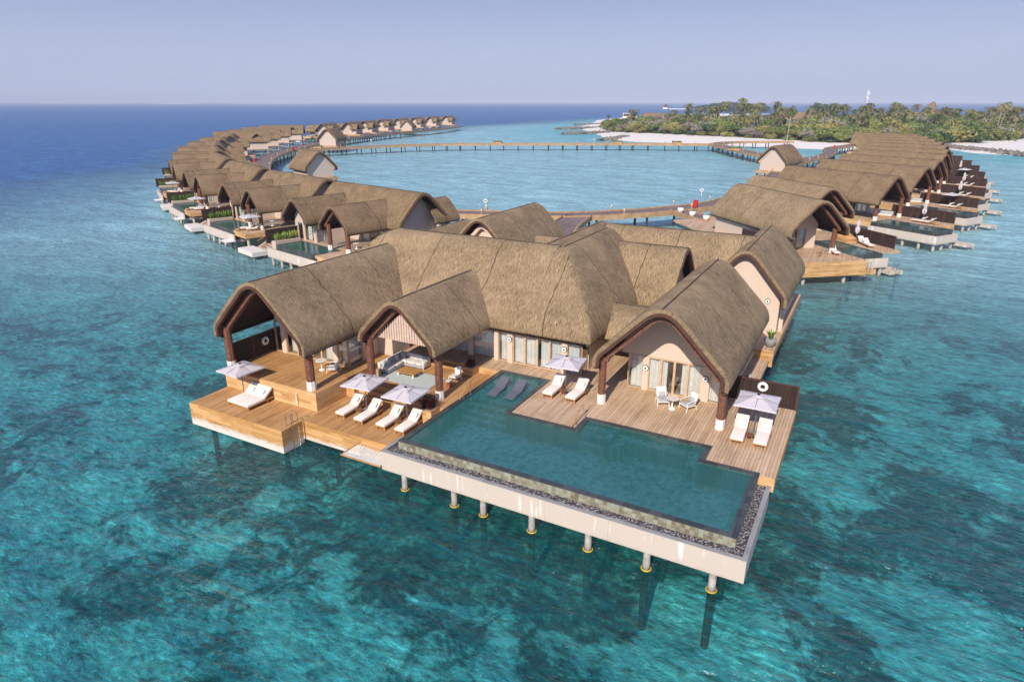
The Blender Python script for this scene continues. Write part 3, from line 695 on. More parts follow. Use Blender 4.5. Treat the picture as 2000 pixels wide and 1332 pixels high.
b = MB(); b.box(-20.2, -3.06, 25.0, 30.33, 1.45, 1.6); b.box(-20.2, -17.0, 30.331, 35.85, 1.45, 1.55); b.box(-16.99, -12.6, 30.331, 30.4, 1.45, 1.58); b.box(-12.45, -5.7, 30.331, 31.98, 1.45, 1.58); b.build('basin_floor', 'pooltile', P)
b = MB()
for q in ((-20.2, -17, 31.75, 35.85, 2.62), (-20.2, -16.8, 31.3, 31.75, 2.36), (-20.2, -16.8, 30.85, 31.3, 2.1), (-20.2, -16.8, 30.42, 30.85, 1.85), (-12.45, -10.9, 31.5, 31.98, 2.55), (-12.45, -10.9, 31.05, 31.5, 2.3), (-12.45, -10.9, 30.6, 31.05, 2.0), (-10.9, -10.5, 30.3, 31.98, 2.74), (-10.5, -5.7, 31.25, 31.98, 2.42), (-6.4, -5.7, 30.33, 31.25, 2.42), (-10.5, -9.9, 30.35, 31.25, 2.42)):
    b.box(*q[:4], 1.5, q[4])
b.build('underwater_steps', 'pooltile', P)
wp = [(-20.15, 25.05), (-3.13, 25.05), (-3.13, 30.28), (-5.78, 30.28), (-5.78, 31.9), (-12.38, 31.9), (-12.38, 30.32), (-17.08, 30.32), (-17.08, 35.76), (-20.15, 35.76)]
b = MB(); b.quad(*[(x, y, 2.80) for x, y in wp]); b.build('pool_water', 'poolwater', P, recalc=False)
for x in (-20.06, -16.84, -15.07, -12.28, -9.29, -6.44, -3.51): pile(P, x, 24.57, 1.28, ring=True)
for x in (-20.06, -16.84, -12.28, -9.29, -6.44, -3.51): pile(P, x, 27.6, 1.28)
for x in (-19, -14, -9, -4): pile(P, x, 30.1, 1.28)
def handrail(pts_bar, posts, label):
    t = thing('pool_handrail', label, 'handrail', pts_bar[0])
    MB().tube(pts_bar, .035, 8).build('rail', 'teak', t, smooth=True)
    for p in posts: MB().tube(p, .02, 8).build('post', 'steel', t, smooth=True)
handrail([(-20.28, 30.5, 2.95), (-20.28, 31.5, 3.65), (-20.28, 31.8, 3.72)], [[(-20.28, 31.8, 3.7), (-20.28, 31.8, 2.6)], [(-20.28, 30.9, 3.2), (-20.28, 30.9, 2.5)]], 'pool handrail by the shallow shelf with two floating grey loungers')
handrail([(-12.85, 30.45, 2.95), (-12.85, 31.8, 3.6), (-12.85, 32.1, 3.66)], [[(-12.85, 32.1, 3.64), (-12.6, 32.1, 2.5)], [(-12.85, 31.0, 3.2), (-12.6, 31.0, 2.4)]], 'pool handrail at the dark steps beside the deck corner')

# ---------------------------------------------------------------- fences, life rings
def fence(name, label, p0, p1, z0, z1, mat='darkwood', post=1.6, group=None, th=.05, cat='fence'):
    p0, p1 = Vector((*p0, 0)), Vector((*p1, 0)); d = p1 - p0; L_ = d.length; d.normalize(); nrm = Vector((-d.y, d.x, 0))
    t = thing(name, label, cat, (p0.x, p0.y, z0), group)
    def slab(a, b_, h0, h1, o):
        m = MB(); i = m.add([p0 + d * u + nrm * s + Vector((0, 0, z)) for z in (h0, h1) for s in (-o, o) for u in (a, b_)])
        for f in ((0, 2, 3, 1), (4, 5, 7, 6), (0, 1, 5, 4), (2, 6, 7, 3), (0, 4, 6, 2), (1, 3, 7, 5)): m.f.append(tuple(i + k for k in f))
        return m
    slab(0, L_, z0 + .03, z1 - .06, th / 2).build('panel', mat, t)
    slab(-.03, L_ + .03, z1 - .06, z1, th).build('cap_rail', 'trim', t)
    n = max(2, round(L_ / post) + 1)
    for k in range(n):
        u = L_ * k / (n - 1); slab(u - .05, u + .05, z0, z1 - .061, th * .9).build('post', 'trim', t)
    return t
fence('privacy_fence', 'dark timber privacy fence behind the right hand parasol on the weathered deck', (-6.0, 38.9), (-2.12, 38.9), D, D + 1.55)
fence('privacy_fence', 'dark timber privacy fence along the edge of the raised left terrace', (-37.04, 27.9), (-37.04, 33.0), D, D + 1.65)
fence('privacy_fence', 'dark short screen behind the left thatched wing beside the water', (-37.3, 42.0), (-37.3, 50.0), D, D + 1.5)
def lifebuoy(x, y, z, ax, label, parent_th=None, post=False, r=.215):
    t = thing('lifebuoy', label, 'lifebuoy', (x, y, z), 'white lifebuoys')
    A = Vector(ax); side = A.cross(Vector((0, 0, 1))); c = Vector((x, y, z))
    MB().torus(c, r, .1, ax, 28, 8).build('ring', 'white', t, smooth='all')
    for s in (-1, 1):
        m = MB(); pts = [c + A * .03 + side * (s * .15 * math.sin(a)) + Vector((0, 0, -.12 * math.cos(a) - .02)) for a in [R(20) + R(125) * k / 8 for k in range(9)]]
        m.tube(pts, .032, 6); m.build('emblem', 'black', t)
    MB().tube([c + A * .05 + Vector((0, 0, .24)), c + A * .05 + Vector((0, 0, .02))], .03, 6).build('hook', 'black', t)
    if post: MB().tube([c - A * .12 + Vector((0, 0, r)), (c - A * .12) * 1 + Vector((0, 0, -1.25))], .05, 8).build('post', 'white', t)
    return t
lifebuoy(-4.08, 38.78, 4.02, (0, -1, 0), 'lifebuoy hung on the dark fence behind the right hand parasol')
lifebuoy(-36.92, 30.6, 3.85, (1, 0, 0), 'lifebuoy hung on the dark fence under the left gable roof')

# ---------------------------------------------------------------- furniture prototypes
def proto_lounger(double=False):
    t = thing('sun_lounger', 'x', 'sun lounger'); w_ = .98 if double else .345
    def back(y, z, h, th):   # inclined part from (y,z)
        return y, z
    b = MB(); b.box(-w_, w_, 0, 2.0, .2, .27); b.build('frame', 'teak', t)
    for x in (-w_ + .05, w_ - .05):
        MB().box(x - .035, x + .035, .03, .1, 0, .2).build('leg', 'teak', t); MB().box(x - .035, x + .035, 1.78, 1.86, 0, .2).build('leg', 'teak_dark', t)
    for x in (-w_ - .02, w_ + .02): MB().disc((x - .02, 1.55, .12), .11, (1, 0, 0), .04, 14).build('wheel', 'teak_dark', t)
    def mat_(x0, x1):
        prof = [(-.02, .28), (-.02, .38), (.02, .41), (1.22, .41), (1.3, .43), (1.95, .93), (1.99, .92), (2.03, .85), (1.36, .31), (1.28, .28)]
        rows = []
        for x, s in ((x0, 0.), (x0 + .03, 1.), (x1 - .03, 1.), (x1, 0.)):
            cy = sum(p[0] for p in prof) / len(prof)
            rows.append([(x, y + (0 if s else .02 * (1 if y < cy else -1)), z - (0 if s or z < .33 else .035)) for y, z in prof])
        m = MB(); i = len(m.v); m.gridrows(rows, True); n = len(prof); m.f.append(tuple(range(n))); m.f.append(tuple(range(3 * n, 4 * n)))
        return m
    for x0, x1 in (((-w_, -.005), (.005, w_)) if double else ((-w_, w_),)):
        mat_(x0, x1).build('mattress', 'cushion', t, smooth=True)
        cx = (x0 + x1) / 2
        p = MB(); p.rbox(-.25, .25, -.17, .17, -.07, .07, .07); p.v = [tuple(Matrix.Rotation(R(37), 3, 'X') @ Vector(v) + Vector((cx, 1.52, .685))) for v in p.v]
        p.build('headrest', 'pale_blue', t, smooth='all')
    MB().tube([(-w_ + .1, 1.75, .24), (-w_ + .1, 1.9, .8)], .02, 6).tube([(w_ - .1, 1.75, .24), (w_ - .1, 1.9, .8)], .02, 6).build('back_strut', 'teak_dark', t)
    return t
def proto_umbrella(s=1.08, h=2.0, top=2.32):
    t = thing('parasol', 'x', 'parasol')
    rows = []; n = 8
    def edge(k, f):     # square outline with a little inward sag between the ribs
        q = k / n * 4; i = int(q); u = q - i; cs = [(-1, -1), (1, -1), (1, 1), (-1, 1), (-1, -1)]
        x = cs[i][0] + (cs[i + 1][0] - cs[i][0]) * u; y = cs[i][1] + (cs[i + 1][1] - cs[i][1]) * u
        sg = 1 - .035 * (1 - abs(2 * u - 1)); return x * s * f * sg, y * s * f * sg
    n = 32
    for f in (1., .985, .75, .5, .25, .04):
        row = []
        for k in range(n):
            x, y = edge(k, f); u = (k / n * 4) % 1; z = h + (top - h) * (1 - f) - .05 * (1 - abs(2 * u - 1)) * f * (1 - f) * 4 * .6
            row.append((x, y, z - (.09 if f == 1. else 0)))
        rows.append(row)
    m = MB(); m.gridrows(rows, True); m.f.append(tuple(range(n * 5, n * 6))); m.build('canopy', 'canopy', t, smooth=True, recalc=True)
    v = MB(); v.gridrows([[(x * .3 * f, y * .3 * f, top + .05 - .1 * f) for x, y in ((-1, -1), (1, -1), (1, 1), (-1, 1))] for f in (1.1, .1)], True); v.build('vent', 'canopy', t)
    MB().lathe([(.08, top + .02), (.08, top + .075), (.03, top + .1)], n=14).build('cap', 'black', t)
    MB().tube([(0, 0, .05), (0, 0, top)], .033, 10).build('pole', 'pole', t, smooth=True)
    MB().rbox(-.3, .3, -.3, .3, 0, .07, .02).build('base', 'stone', t)
    for k in range(8):
        x, y = edge(k * 4, .97); MB().tube([(0, 0, top - .03), (x, y, h + .01)], .014, 5).build('rib', 'pole', t)
    return t
def proto_sidetable(r=.24, h=.4):
    t = thing('side_table', 'x', 'side table')
    MB().lathe([(r * .9, h - .045), (r, h - .03), (r, h), (r * .2, h + .004)], n=22).build('table_top', 'teak_dark', t, smooth=True)
    for k in range(4):
        a = math.pi / 4 + k * math.pi / 2; MB().tube([(r * .72 * math.cos(a), r * .72 * math.sin(a), h - .045), (r * .85 * math.cos(a), r * .85 * math.sin(a), 0)], .02, 6).build('leg', 'teak', t)
    return t
def proto_chair():
    t = thing('lounge_chair', 'x', 'chair'); S = []
    MB().rbox(-.3, .3, -.3, .3, .3, .42, .05).build('seat_cushion', 'grey_fabric', t, smooth='all')
    b = MB(); b.box(-.33, .33, -.33, .33, .26, .3); b.build('seat_frame', 'white', t)
    m = MB(); m.rbox(-.3, .3, -.03, .03, 0, .62, .03); m.v = [tuple(Matrix.Rotation(R(-22), 3, 'X') @ Vector(v) + Vector((0, .3, .36))) for v in m.v]; m.build('backrest', 'white', t, smooth=True)
    p = MB(); p.rbox(-.2, .2, -.05, .05, 0, .3, .05); p.v = [tuple(Matrix.Rotation(R(-22), 3, 'X') @ Vector(v) + Vector((0, .22, .42))) for v in p.v]; p.build('back_cushion', 'grey_fabric', t, smooth='all')
    for x in (-.34, .34):
        MB().tube([(x, -.3, .28), (x, -.36, 0)], .025, 6).build('leg', 'white', t); MB().tube([(x, .3, .3), (x, .42, 0)], .025, 6).build('leg', 'white', t)
        MB().tube([(x, -.33, .28), (x, -.3, .55), (x, .4, .6)], .025, 6).build('armrest', 'white', t)
    return t
def proto_table():
    t = thing('round_table', 'x', 'table')
    MB().lathe([(.36, .68), (.39, .7), (.39, .73), (.05, .735)], n=28).build('table_top', 'cushion', t, smooth=True)
    MB().lathe([(.05, .08), (.045, .4), (.06, .68)], n=14).build('pedestal', 'white', t, smooth=True); MB().lathe([(.2, 0), (.2, .06), (.06, .1)], n=20).build('foot', 'white', t, smooth=True); return t
LO, LD, UM, STB, CH_, TB = proto_lounger(), proto_lounger(True), proto_umbrella(), proto_sidetable(), proto_chair(), proto_table()
g = 'sun loungers on the decks of the large villa'
for x, y, z, r, l in ((-4.41, 33.0, D, 2, 'ivory sun lounger nearest the round table, under the right hand parasol'), (-3.24, 33.08, D, 1, 'ivory sun lounger closest to the open right edge of the weathered deck'),
    (-15.77, 33.42, D, -1, 'ivory sun lounger beside the pool shelf, left of the middle parasol pole'), (-14.28, 33.5, D, -3, 'ivory sun lounger right of the middle parasol, nearest the brown column'),
    (-26.9, 27.08, 1.6, 0, 'ivory sun lounger beside the round wooden pouf on the low deck'), (-25.36, 26.98, 1.6, 0, 'ivory sun lounger right of the first low parasol, second from the pouf'),
    (-23.7, 27.05, 1.6, 0, 'ivory sun lounger left of the second low parasol, third from the pouf'), (-22.33, 27.08, 1.6, 0, 'ivory sun lounger tight against the pool wall on the low deck')):
    place(LO, (x, y, z), R(r), l, g)
place(LD, (-33.6, 25.05, 1.6), R(-2), 'wide ivory double lounger with two headrests on the low left deck')
g = 'pale parasols on the decks of the large villa'
for x, y, z, r, l in ((-3.8, 34.72, D, 1, 'pale square parasol in front of the dark fence with a white lifebuoy'), (-15.2, 34.95, D, 8, 'pale square parasol in front of the hall glass doors, by the pool shelf'),
    (-26.15, 28.75, 1.6, 6, 'pale square parasol over the low deck nearer the wooden pouf'), (-22.86, 28.62, 1.6, 3, 'pale square parasol over the low deck nearer the pool wall'), (-34.7, 26.5, 1.6, -4, 'pale square parasol behind the wide double lounger')):
    place(UM, (x, y, z), R(r), l, g)
g = 'round side tables between loungers'
for x, y, z, l in ((-3.87, 33.75, D, 'small round slatted table between the two loungers before the dark fence'), (-15.05, 34.2, D, 'small round table between the loungers under the middle parasol'),
    (-26.1, 28.0, 1.6, 'small round table between the two loungers near the pouf'), (-23.0, 27.9, 1.6, 'small round table between the two loungers near the pool wall')):
    place(STB, (x, y, z), 0, l, g)
place(TB, (-8.6, 35.63, D), 0, 'round white pedestal table in front of the right gable glass doors'); place(TB, (-31.2, 30.2, D), 0, 'round white pedestal table on the raised terrace behind the column')
g = 'white lounge chairs at the round tables'
place(CH_, (-9.3, 36.0, D), R(28), 'white lounge chair left of the round table at the right gable doors', g)
place(CH_, (-7.8, 36.1, D), R(-35), 'white lounge chair right of the round table at the right gable doors', g)
place(CH_, (-30.3, 30.35, D), R(-65), 'white lounge chair on the raised terrace beside the curtained glass corner', g)
t = thing('pouf', 'round honey coloured wooden pouf on the low deck', 'pouf', (-27.65, 28.0, 1.6))
MB().lathe([(.12, 1.6), (.3, 1.66), (.36, 1.76), (.3, 1.87), (.14, 1.93), (.02, 1.935)], -27.65, 28.0, 24).build('body', 'teak', t, smooth='all')
# pool shelf loungers
def pool_lounger(x, y, label):
    t = thing('pool_lounger', label, 'pool lounger', (x, y, 2.63), 'grey loungers on the pool shelf')
    pr = [(0, 2.84), (.25, 2.86), (.55, 2.93), (.9, 2.92), (1.15, 2.96), (1.5, 3.16), (1.9, 3.38)]
    m = MB(); rows = []
    for xx in (x - .33, x + .33): rows.append([(xx, y + a, z) for a, z in pr] + [(xx, y + a, z - .13) for a, z in pr[::-1]])
    m.gridrows(rows, True); n = len(rows[0]); m.f.append(tuple(range(n))); m.f.append(tuple(range(n, 2 * n))); m.build('body', 'slate', t, smooth=True)
pool_lounger(-19.05, 32.2, 'slate grey moulded lounger on the shallow pool shelf, nearer the handrail'); pool_lounger(-17.85, 32.3, 'slate grey moulded lounger on the shallow pool shelf, nearer the deck loungers')
# lounge set
z = 2.4
t = thing('corner_sofa', 'large pale corner sofa under the open lounge gable', 'sofa', (-27.2, 34, z))
MB().box(-28.3, -27.4, 32.55, 35.25, z + .1, z + .22).box(-27.4, -25.8, 34.3, 35.25, z + .1, z + .22).build('frame', 'grey_fabric', t)
for q in ((-28.05, -27.38, 32.55, 33.4), (-28.05, -27.38, 33.42, 34.28), (-28.05, -27.2, 34.3, 35.0), (-27.18, -26.5, 34.3, 35.0), (-26.48, -25.95, 34.3, 35.0)): MB().rbox(*q, z + .22, z + .45, .09).build('seat_cushion', 'cushion', t, smooth='all')
MB().rbox(-28.32, -28.07, 32.5, 35.25, z + .1, z + .75, .09).build('backrest', 'cushion', t, smooth='all'); MB().rbox(-28.05, -25.75, 35.02, 35.27, z + .1, z + .75, .09).build('backrest', 'cushion', t, smooth='all')
MB().rbox(-25.93, -25.7, 34.3, 35.0, z + .1, z + .6, .08).build('armrest', 'cushion', t, smooth='all')
for x, y in ((-28.2, 32.6), (-25.8, 34.4), (-25.8, 35.15), (-28.2, 35.15)): MB().box(x - .03, x + .03, y - .03, y + .03, z, z + .1).build('leg', 'white', t)
for k, (x, y, rz, c, l) in enumerate(((-27.95, 32.9, 1, 'pale_blue', 'pale blue cushion at the front end of the corner sofa'), (-27.9, 33.3, 1, 'cushion', 'ivory cushion second from the front end of the corner sofa'), (-27.9, 33.75, 1, 'grey_fabric', 'grey cushion midway along the side of the corner sofa'), (-27.9, 34.2, 1, 'pale_blue', 'pale blue cushion near the corner of the sofa side'), (-27.75, 34.75, .5, 'grey_fabric', 'dark grey cushion in the inner corner of the sofa'), (-27.2, 34.92, 0, 'cushion', 'ivory cushion left of centre on the sofa back run'), (-26.8, 34.92, 0, 'cushion', 'ivory cushion in the centre of the sofa back run'), (-26.4, 34.92, 0, 'pale_blue', 'pale blue cushion right of centre on the sofa back run'), (-26.08, 34.9, 0, 'grey_fabric', 'grey cushion at the armrest end of the corner sofa'))):
    p = MB(); p.rbox(-.2, .2, -.07, .07, 0, .38, .07); p.v = [tuple(Matrix.Rotation(rz * math.pi / 2, 3, 'Z') @ (Matrix.Rotation(R(-18), 3, 'X') @ Vector(v)) + Vector((x, y, z + .44))) for v in p.v]
    tag(p.build('cushion', c, None, smooth='all'), l, 'cushion', 'cushions on the corner sofa')
t = thing('coffee_table', 'low rectangular teak coffee table on the pale rug', 'coffee table', (-26, 33.1, z))
MB().rbox(-26.9, -25.35, 32.7, 33.55, z + .27, z + .34, .02).build('table_top', 'teak', t)
for x in (-26.75, -25.5):
    for y in (32.8, 33.45): MB().box(x - .04, x + .04, y - .04, y + .04, z, z + .27).build('leg', 'white', t)
tag(MB().prism([(-27.75, 31.7), (-23.6, 31.7), (-23.6, 33.9), (-27.75, 33.9)], z + .004, z + .02).build('rug', 'rug'), 'pale grey green rug beneath the coffee table', 'rug')
t = thing('log_stool', 'natural log stool at the front end of the corner sofa', 'stool', (-27.95, 32.2, z))
MB().lathe([(.2, z), (.18, z + .15), (.19, z + .3), (.17, z + .45), (.02, z + .452)], -27.95, 32.2, 11).build('trunk', 'log', t)
t = thing('wicker_chair', 'white woven armchair beside the pool wall in the sunken lounge', 'chair', (-22.8, 33.8, z))
b = MB(); b.rbox(-23.12, -22.5, 33.5, 34.1, z + .3, z + .42, .05).build('seat_cushion', 'cushion', t, smooth='all')
m = MB(); m.gridrows([[(-22.8 + (.36 + .1 * f) * math.cos(a) * (1.05), 33.85 + (.34 + .1 * f) * math.sin(a), z + .34 + f * (.2 + .42 * max(0, math.sin((a - R(-60)) / R(240) * math.pi)) ** 2)) for a in [R(-60) + R(180) * k / 14 for k in range(15)]] for f in (0, .5, 1.)]); m.build('backrest', 'white', t, smooth='all')
for x in (-23.1, -22.5):
    for y in (33.5, 34.15): MB().tube([(x, y, z + .32), (x, y, z)], .02, 6).build('leg', 'white', t)
t = thing('drum_stool', 'terracotta drum side table next to the brown column', 'side table', (-22.6, 32.85, z)); MB().lathe([(.2, z), (.15, z + .25), (.17, z + .4)], -22.6, 32.85, 18).build('base', 'brick', t, smooth=True); MB().lathe([(.22, z + .4), (.24, z + .42), (.24, z + .44), (.02, z + .445)], -22.6, 32.85, 20).build('tray', 'cushion', t, smooth=True)
def planter(x0, x1, y0, y1, z0, z1, label, n, mat, h, box='riser', plant='ornamental_grass', plabel='', wd=.03, seed=1):
    t = thing('planter_box', label, 'planter', ((x0 + x1) / 2, (y0 + y1) / 2, z0)); MB().box(x0, x1, y0, y1, z0, z1).build('box', box, t); MB().box(x0 + .05, x1 - .05, y0 + .05, y1 - .05, z1 + .003, z1 + .02).build('soil', 'floor_dark', t)
    r = random.Random(seed); m = MB()
    for k in range(n):
        bx_, by = r.uniform(x0 + .12, x1 - .12), r.uniform(y0 + .12, y1 - .12); a = r.uniform(0, 6.28); q = r.uniform(.15, .6) * h
        m.blade((bx_, by, z1), (bx_ + math.cos(a) * q, by + math.sin(a) * q, z1 + h * r.uniform(.5, 1.05)), wd * r.uniform(.6, 1.2), h * .1)
    p = thing(plant, plabel, 'plant', ((x0 + x1) / 2, (y0 + y1) / 2, z1)); m.build('leaves', mat, p, recalc=False)
planter(-22.3, -21.35, 29.0, 29.88, 1.602, 2.5, 'timber planter box at the foot of the lounge column', 260, 'purple_leaf', .85, plabel='dark purple ornamental grass by the pool wall and column', seed=3)
planter(-22.95, -22.15, 35.05, 35.8, 2.402, 2.95, 'timber planter box at the back corner of the sunken lounge', 200, 'purple_leaf', .6, plabel='dark ornamental grass in the planter before the hall glass', seed=4)
m = thing('ornamental_grass', 'dark purple grass between the raised terrace and the lounge steps', 'plant', (-28.4, 30.4, 2.4)); b = MB(); r_ = random.Random(9)
for k in range(150):
    x0, y0 = r_.uniform(-28.7, -28.2), r_.uniform(30.0, 30.7); a = r_.uniform(0, 6.28); b.blade((x0, y0, 2.4), (x0 + .35 * math.cos(a), y0 + .35 * math.sin(a), 2.4 + r_.uniform(.3, .7)), .03)
b.build('leaves', 'purple_leaf', m, recalc=False)
t = thing('flower_pot', 'pale round pot on the side walkway by the right wing', 'pot', (-5.15, 49.6, D)); MB().lathe([(.24, D), (.42, D + .35), (.46, D + .62), (.42, D + .66), (.36, D + .6), (.05, D + .56)], -5.15, 49.6, 20).build('pot', 'stone', t, smooth='all')
b = MB(); r_ = random.Random(12)
for k in range(26):
    a = r_.uniform(0, 6.28); q = r_.uniform(.2, .6); b.blade((-5.15, 49.6, D + .55), (-5.15 + q * math.cos(a), 49.6 + q * math.sin(a), D + .7 + r_.uniform(.3, .8)), .09, .15)
t = thing('potted_plant', 'green spiky plant growing in the pale round walkway pot', 'plant', (-5.15, 49.6, D + .55)); b.build('leaves', 'green_leaf', t, recalc=False)
def ladder(x, y, z, dx, dy, label, bottom=-1.2, w_=.25):
    """bathing ladder hanging over an edge; (dx,dy) points outwards over the water"""
    t = thing('bathing_ladder', label, 'ladder', (x, y, z)); n = Vector((-dy, dx, 0)); o = Vector((dx, dy, 0)); c = Vector((x, y, z))
    for s in (-w_, w_):
        p = c + n * s; MB().tube([p - o * .3, p - o * .3 + Vector((0, 0, .65)), p - o * .2 + Vector((0, 0, .82)), p + o * .0 + Vector((0, 0, .86)), p + o * .13 + Vector((0, 0, .75)), p + o * .16 + Vector((0, 0, .4)), Vector((p.x + o.x * .2, p.y + o.y * .2, bottom))], .024, 8).build('side_rail', 'steel', t, smooth=True)
    k = 0
    while z - .25 - k * .28 > bottom: MB().tube([c + n * w_ + o * .19 + Vector((0, 0, -.25 - k * .28)), c - n * w_ + o * .19 + Vector((0, 0, -.25 - k * .28))], .022, 6).build('rung', 'steel', t); k += 1
    return t
ladder(-28.72, 25.0, 1.6, 1, 0, 'steel bathing ladder at the corner of the low salt whitened deck')
t = thing('grab_handle', 'pale curved grab handle on the raised terrace riser', 'handle', (-30.4, 27.05, 2.0)); MB().tube([(-30.4, 27.1, 2.55), (-30.4, 26.98, 2.5), (-30.37, 26.95, 2.2), (-30.4, 27.0, 1.75), (-30.4, 27.1, 1.7)], .03, 8).build('bar', 'white', t, smooth=True)
# hammock net
t = thing('net_hammock', 'white net hammock stretched over the water beside the pool corner', 'hammock', (-22.8, 25, 1.4)); m = MB()
for k in range(27):
    u = -24.1 + 2.7 * k / 26; m.tube([(u, 24.15 + 1.6 * q / 8, 1.28 - .16 * math.sin(math.pi * q / 8) * math.sin(math.pi * k / 26) + .02 * (k % 2)) for q in range(9)], .02, 4)
for k in range(17):
    v_ = 24.15 + 1.6 * k / 16; m.tube([(-24.1 + 2.7 * q / 8, v_, 1.28 - .16 * math.sin(math.pi * q / 8) * math.sin(math.pi * k / 16)) for q in range(9)], .02, 4)
m.build('net', 'rope', t)
for p0, p1 in (((-24.15, 25.75, 1.3), (-24.15, 24.1, 1.3)), ((-21.35, 25.75, 1.3), (-21.35, 24.1, 1.3)), ((-24.15, 24.12, 1.3), (-21.35, 24.12, 1.3))): MB().tube([p0, p1], .045, 8).build('beam', 'teak', t)
MB().box(-24.2, -21.2, 25.5, 25.74, 1.2, 1.3).build('ledger', 'riser', t)

# ---------------------------------------------------------------- sea, sea bed, island ground
def lerp_tab(tab, y):
    if y <= tab[0][0]: return tab[0][1]
    for (a, b), (c, d) in zip(tab, tab[1:]):
        if y <= c: return b + (d - b) * (y - a) / (c - a)
    return tab[-1][1]
def sstep(a, b, x): t = max(0., min(1., (x - a) / (b - a))); return t * t * (3 - 2 * t)
EDGE = [(0, -150), (60, -170), (81, -182), (117, -202), (149, -226), (190, -262), (240, -290), (300, -315), (380, -335), (470, -345), (560, -330), (640, -342), (700, -340), (866, -328), (1100, -300), (3000, 600)]
SHORE = [(-300, 760), (-262, 650), (-247, 600), (-232, 545), (-195, 470), (-170, 430), (-150, 392), (-136, 366), (-121, 354), (-101, 351), (-74, 346), (-48, 339), (-26, 335), (-5, 334), (12, 350), (24, 374), (28, 358), (33, 341), (48, 331), (80, 318), (140, 325), (320, 420), (700, 800), (700, 1500), (-250, 1500), (-330, 1000)]
def sdist(x, y):
    """signed distance to the shoreline, positive on land"""
    best = 1e9; ins = False; n = len(SHORE)
    for i in range(n):
        (x0, y0), (x1, y1) = SHORE[i], SHORE[(i + 1) % n]; dx, dy = x1 - x0, y1 - y0
        t = max(0, min(1, ((x - x0) * dx + (y - y0) * dy) / (dx * dx + dy * dy))); best = min(best, math.hypot(x - x0 - dx * t, y - y0 - dy * t))
        if (y0 > y) != (y1 > y) and x < x0 + (y - y0) * dx / dy: ins = not ins
    return best if ins else -best
def zone(x, y):
    q = noise.noise(Vector((x * .012, y * .012, 0))) * 22 + noise.noise(Vector((x * .04, y * .04, 5))) * 7
    xe = lerp_tab(EDGE, y); dp = 1 - sstep(xe - 22, xe + 38, x + q)
    if y > 1300 or abs(x) > 1500: dp = 1.
    fw = -.4787 * x + .878 * y
    lg = sstep(34, 108, fw + q * .5 + .12 * x)
    sh = 1 - sstep(0, 95, -sdist(x, y) + q * .6) if 200 < y < 1300 and -450 < x < 300 else 0.
    mid = 1 - sstep(xe + 10, xe + 85, x + q)
    return dp, lg, sh, mid
SANDS = [(-5.1, 26.6, 1.7), (-2.2, 25.5, 2.1), (-5.8, 21.6, 1.3), (3, 31, 2.2), (5.9, 30, 2.3), (7.6, 28.9, 1.8), (-18.2, 15.5, 2), (-22.3, 16.4, 1.5), (-24.4, 12.8, 1.6), (-26.7, 10.3, 1.8), (-17.6, 17.5, .9), (-25.2, 17.7, 1.3), (-29.2, 23.4, 1.6), (-29.1, 18.9, 1.1), (-34.1, 12, 1.3), (10.2, 47.5, 2), (.9, 43.1, 1.5), (-32.6, 18.6, 1.3), (-40.1, 14.5, 1.2), (-21.9, 20.9, 1.1), (-2.1, 33.6, 1), (-15.4, 20.9, 1.2), (-4.8, 24.5, 1.4), (-8.6, 22.1, .9), (-46.5, 24.6, 2.3), (-47.5, 29.1, 2.5), (-59.5, 24.8, 2.1), (-40.8, 18.3, 1.6)]
CORALS = [(-16.6, 24.7, 3.3), (-10.1, 23.8, 2), (-33.2, 24.5, 2), (-27.4, 22.5, 1.5), (7, 37.6, 3.1), (5.2, 40.3, 1.8), (8.1, 45, 1.9), (8.2, 35.5, 1.6), (-34.4, 20.5, 1.9), (-29.9, 13.1, 2.2), (1.9, 27.1, 1.1), (-22.4, 25.8, 2.1), (-1, 51.3, 2.4), (-7.1, 24.7, 1), (-14, 31, 7)]
def reef(x, y):
    """sand patches (+) and coral heads (-) lying where the photograph shows them"""
    if y > 90: return 0.
    x += noise.noise(Vector((x * .5, y * .5, 7))) * 1.1; y += noise.noise(Vector((x * .5, y * .5, 17))) * 1.1
    return max(-1, min(1, sum(1.15 * math.exp(-((x - a) ** 2 + (y - b) ** 2) / (1.5 * r * r)) for a, b, r in SANDS) - sum(math.exp(-((x - a) ** 2 + (y - b) ** 2) / (1.5 * r * r)) for a, b, r in CORALS)))
def polar(name, radii, nseg, zf, mat, a0=-75, a1=75):
    v, f, cols = [], [], []; n = nseg + 1
    for r in radii:
        for k in range(n):
            a = R(90 + 28.6 + a0 + (a1 - a0) * k / nseg); x, y = r * math.cos(a), r * math.sin(a); z = zone(x, y); cols.append(z); v.append((x, y, zf(x, y, z)))
    for i in range(len(radii) - 1):
        for k in range(nseg): f.append((i * n + k, i * n + k + 1, (i + 1) * n + k + 1, (i + 1) * n + k))
    me = bpy.data.meshes.new(name); me.from_pydata(v, [], f); at = me.color_attributes.new('zone', 'FLOAT_COLOR', 'POINT')
    at.data.foreach_set('color', [c for q in cols for c in q]); o = bpy.data.objects.new(name, me); COL.objects.link(o); me.materials.append(mat)
    if name == 'seabed':
        ra = me.attributes.new('reef', 'FLOAT', 'POINT'); ra.data.foreach_set('value', [reef(p[0], p[1]) for p in v])
    bm = bmesh.new(); bm.from_mesh(me); bmesh.ops.recalc_face_normals(bm, faces=bm.faces)
    if bm.faces and sum(fc.normal.z for fc in bm.faces) < 0: bmesh.ops.reverse_faces(bm, faces=bm.faces)
    bm.to_mesh(me); bm.free(); me.polygons.foreach_set('use_smooth', [True] * len(me.polygons)); o['kind'] = 'structure'; return o
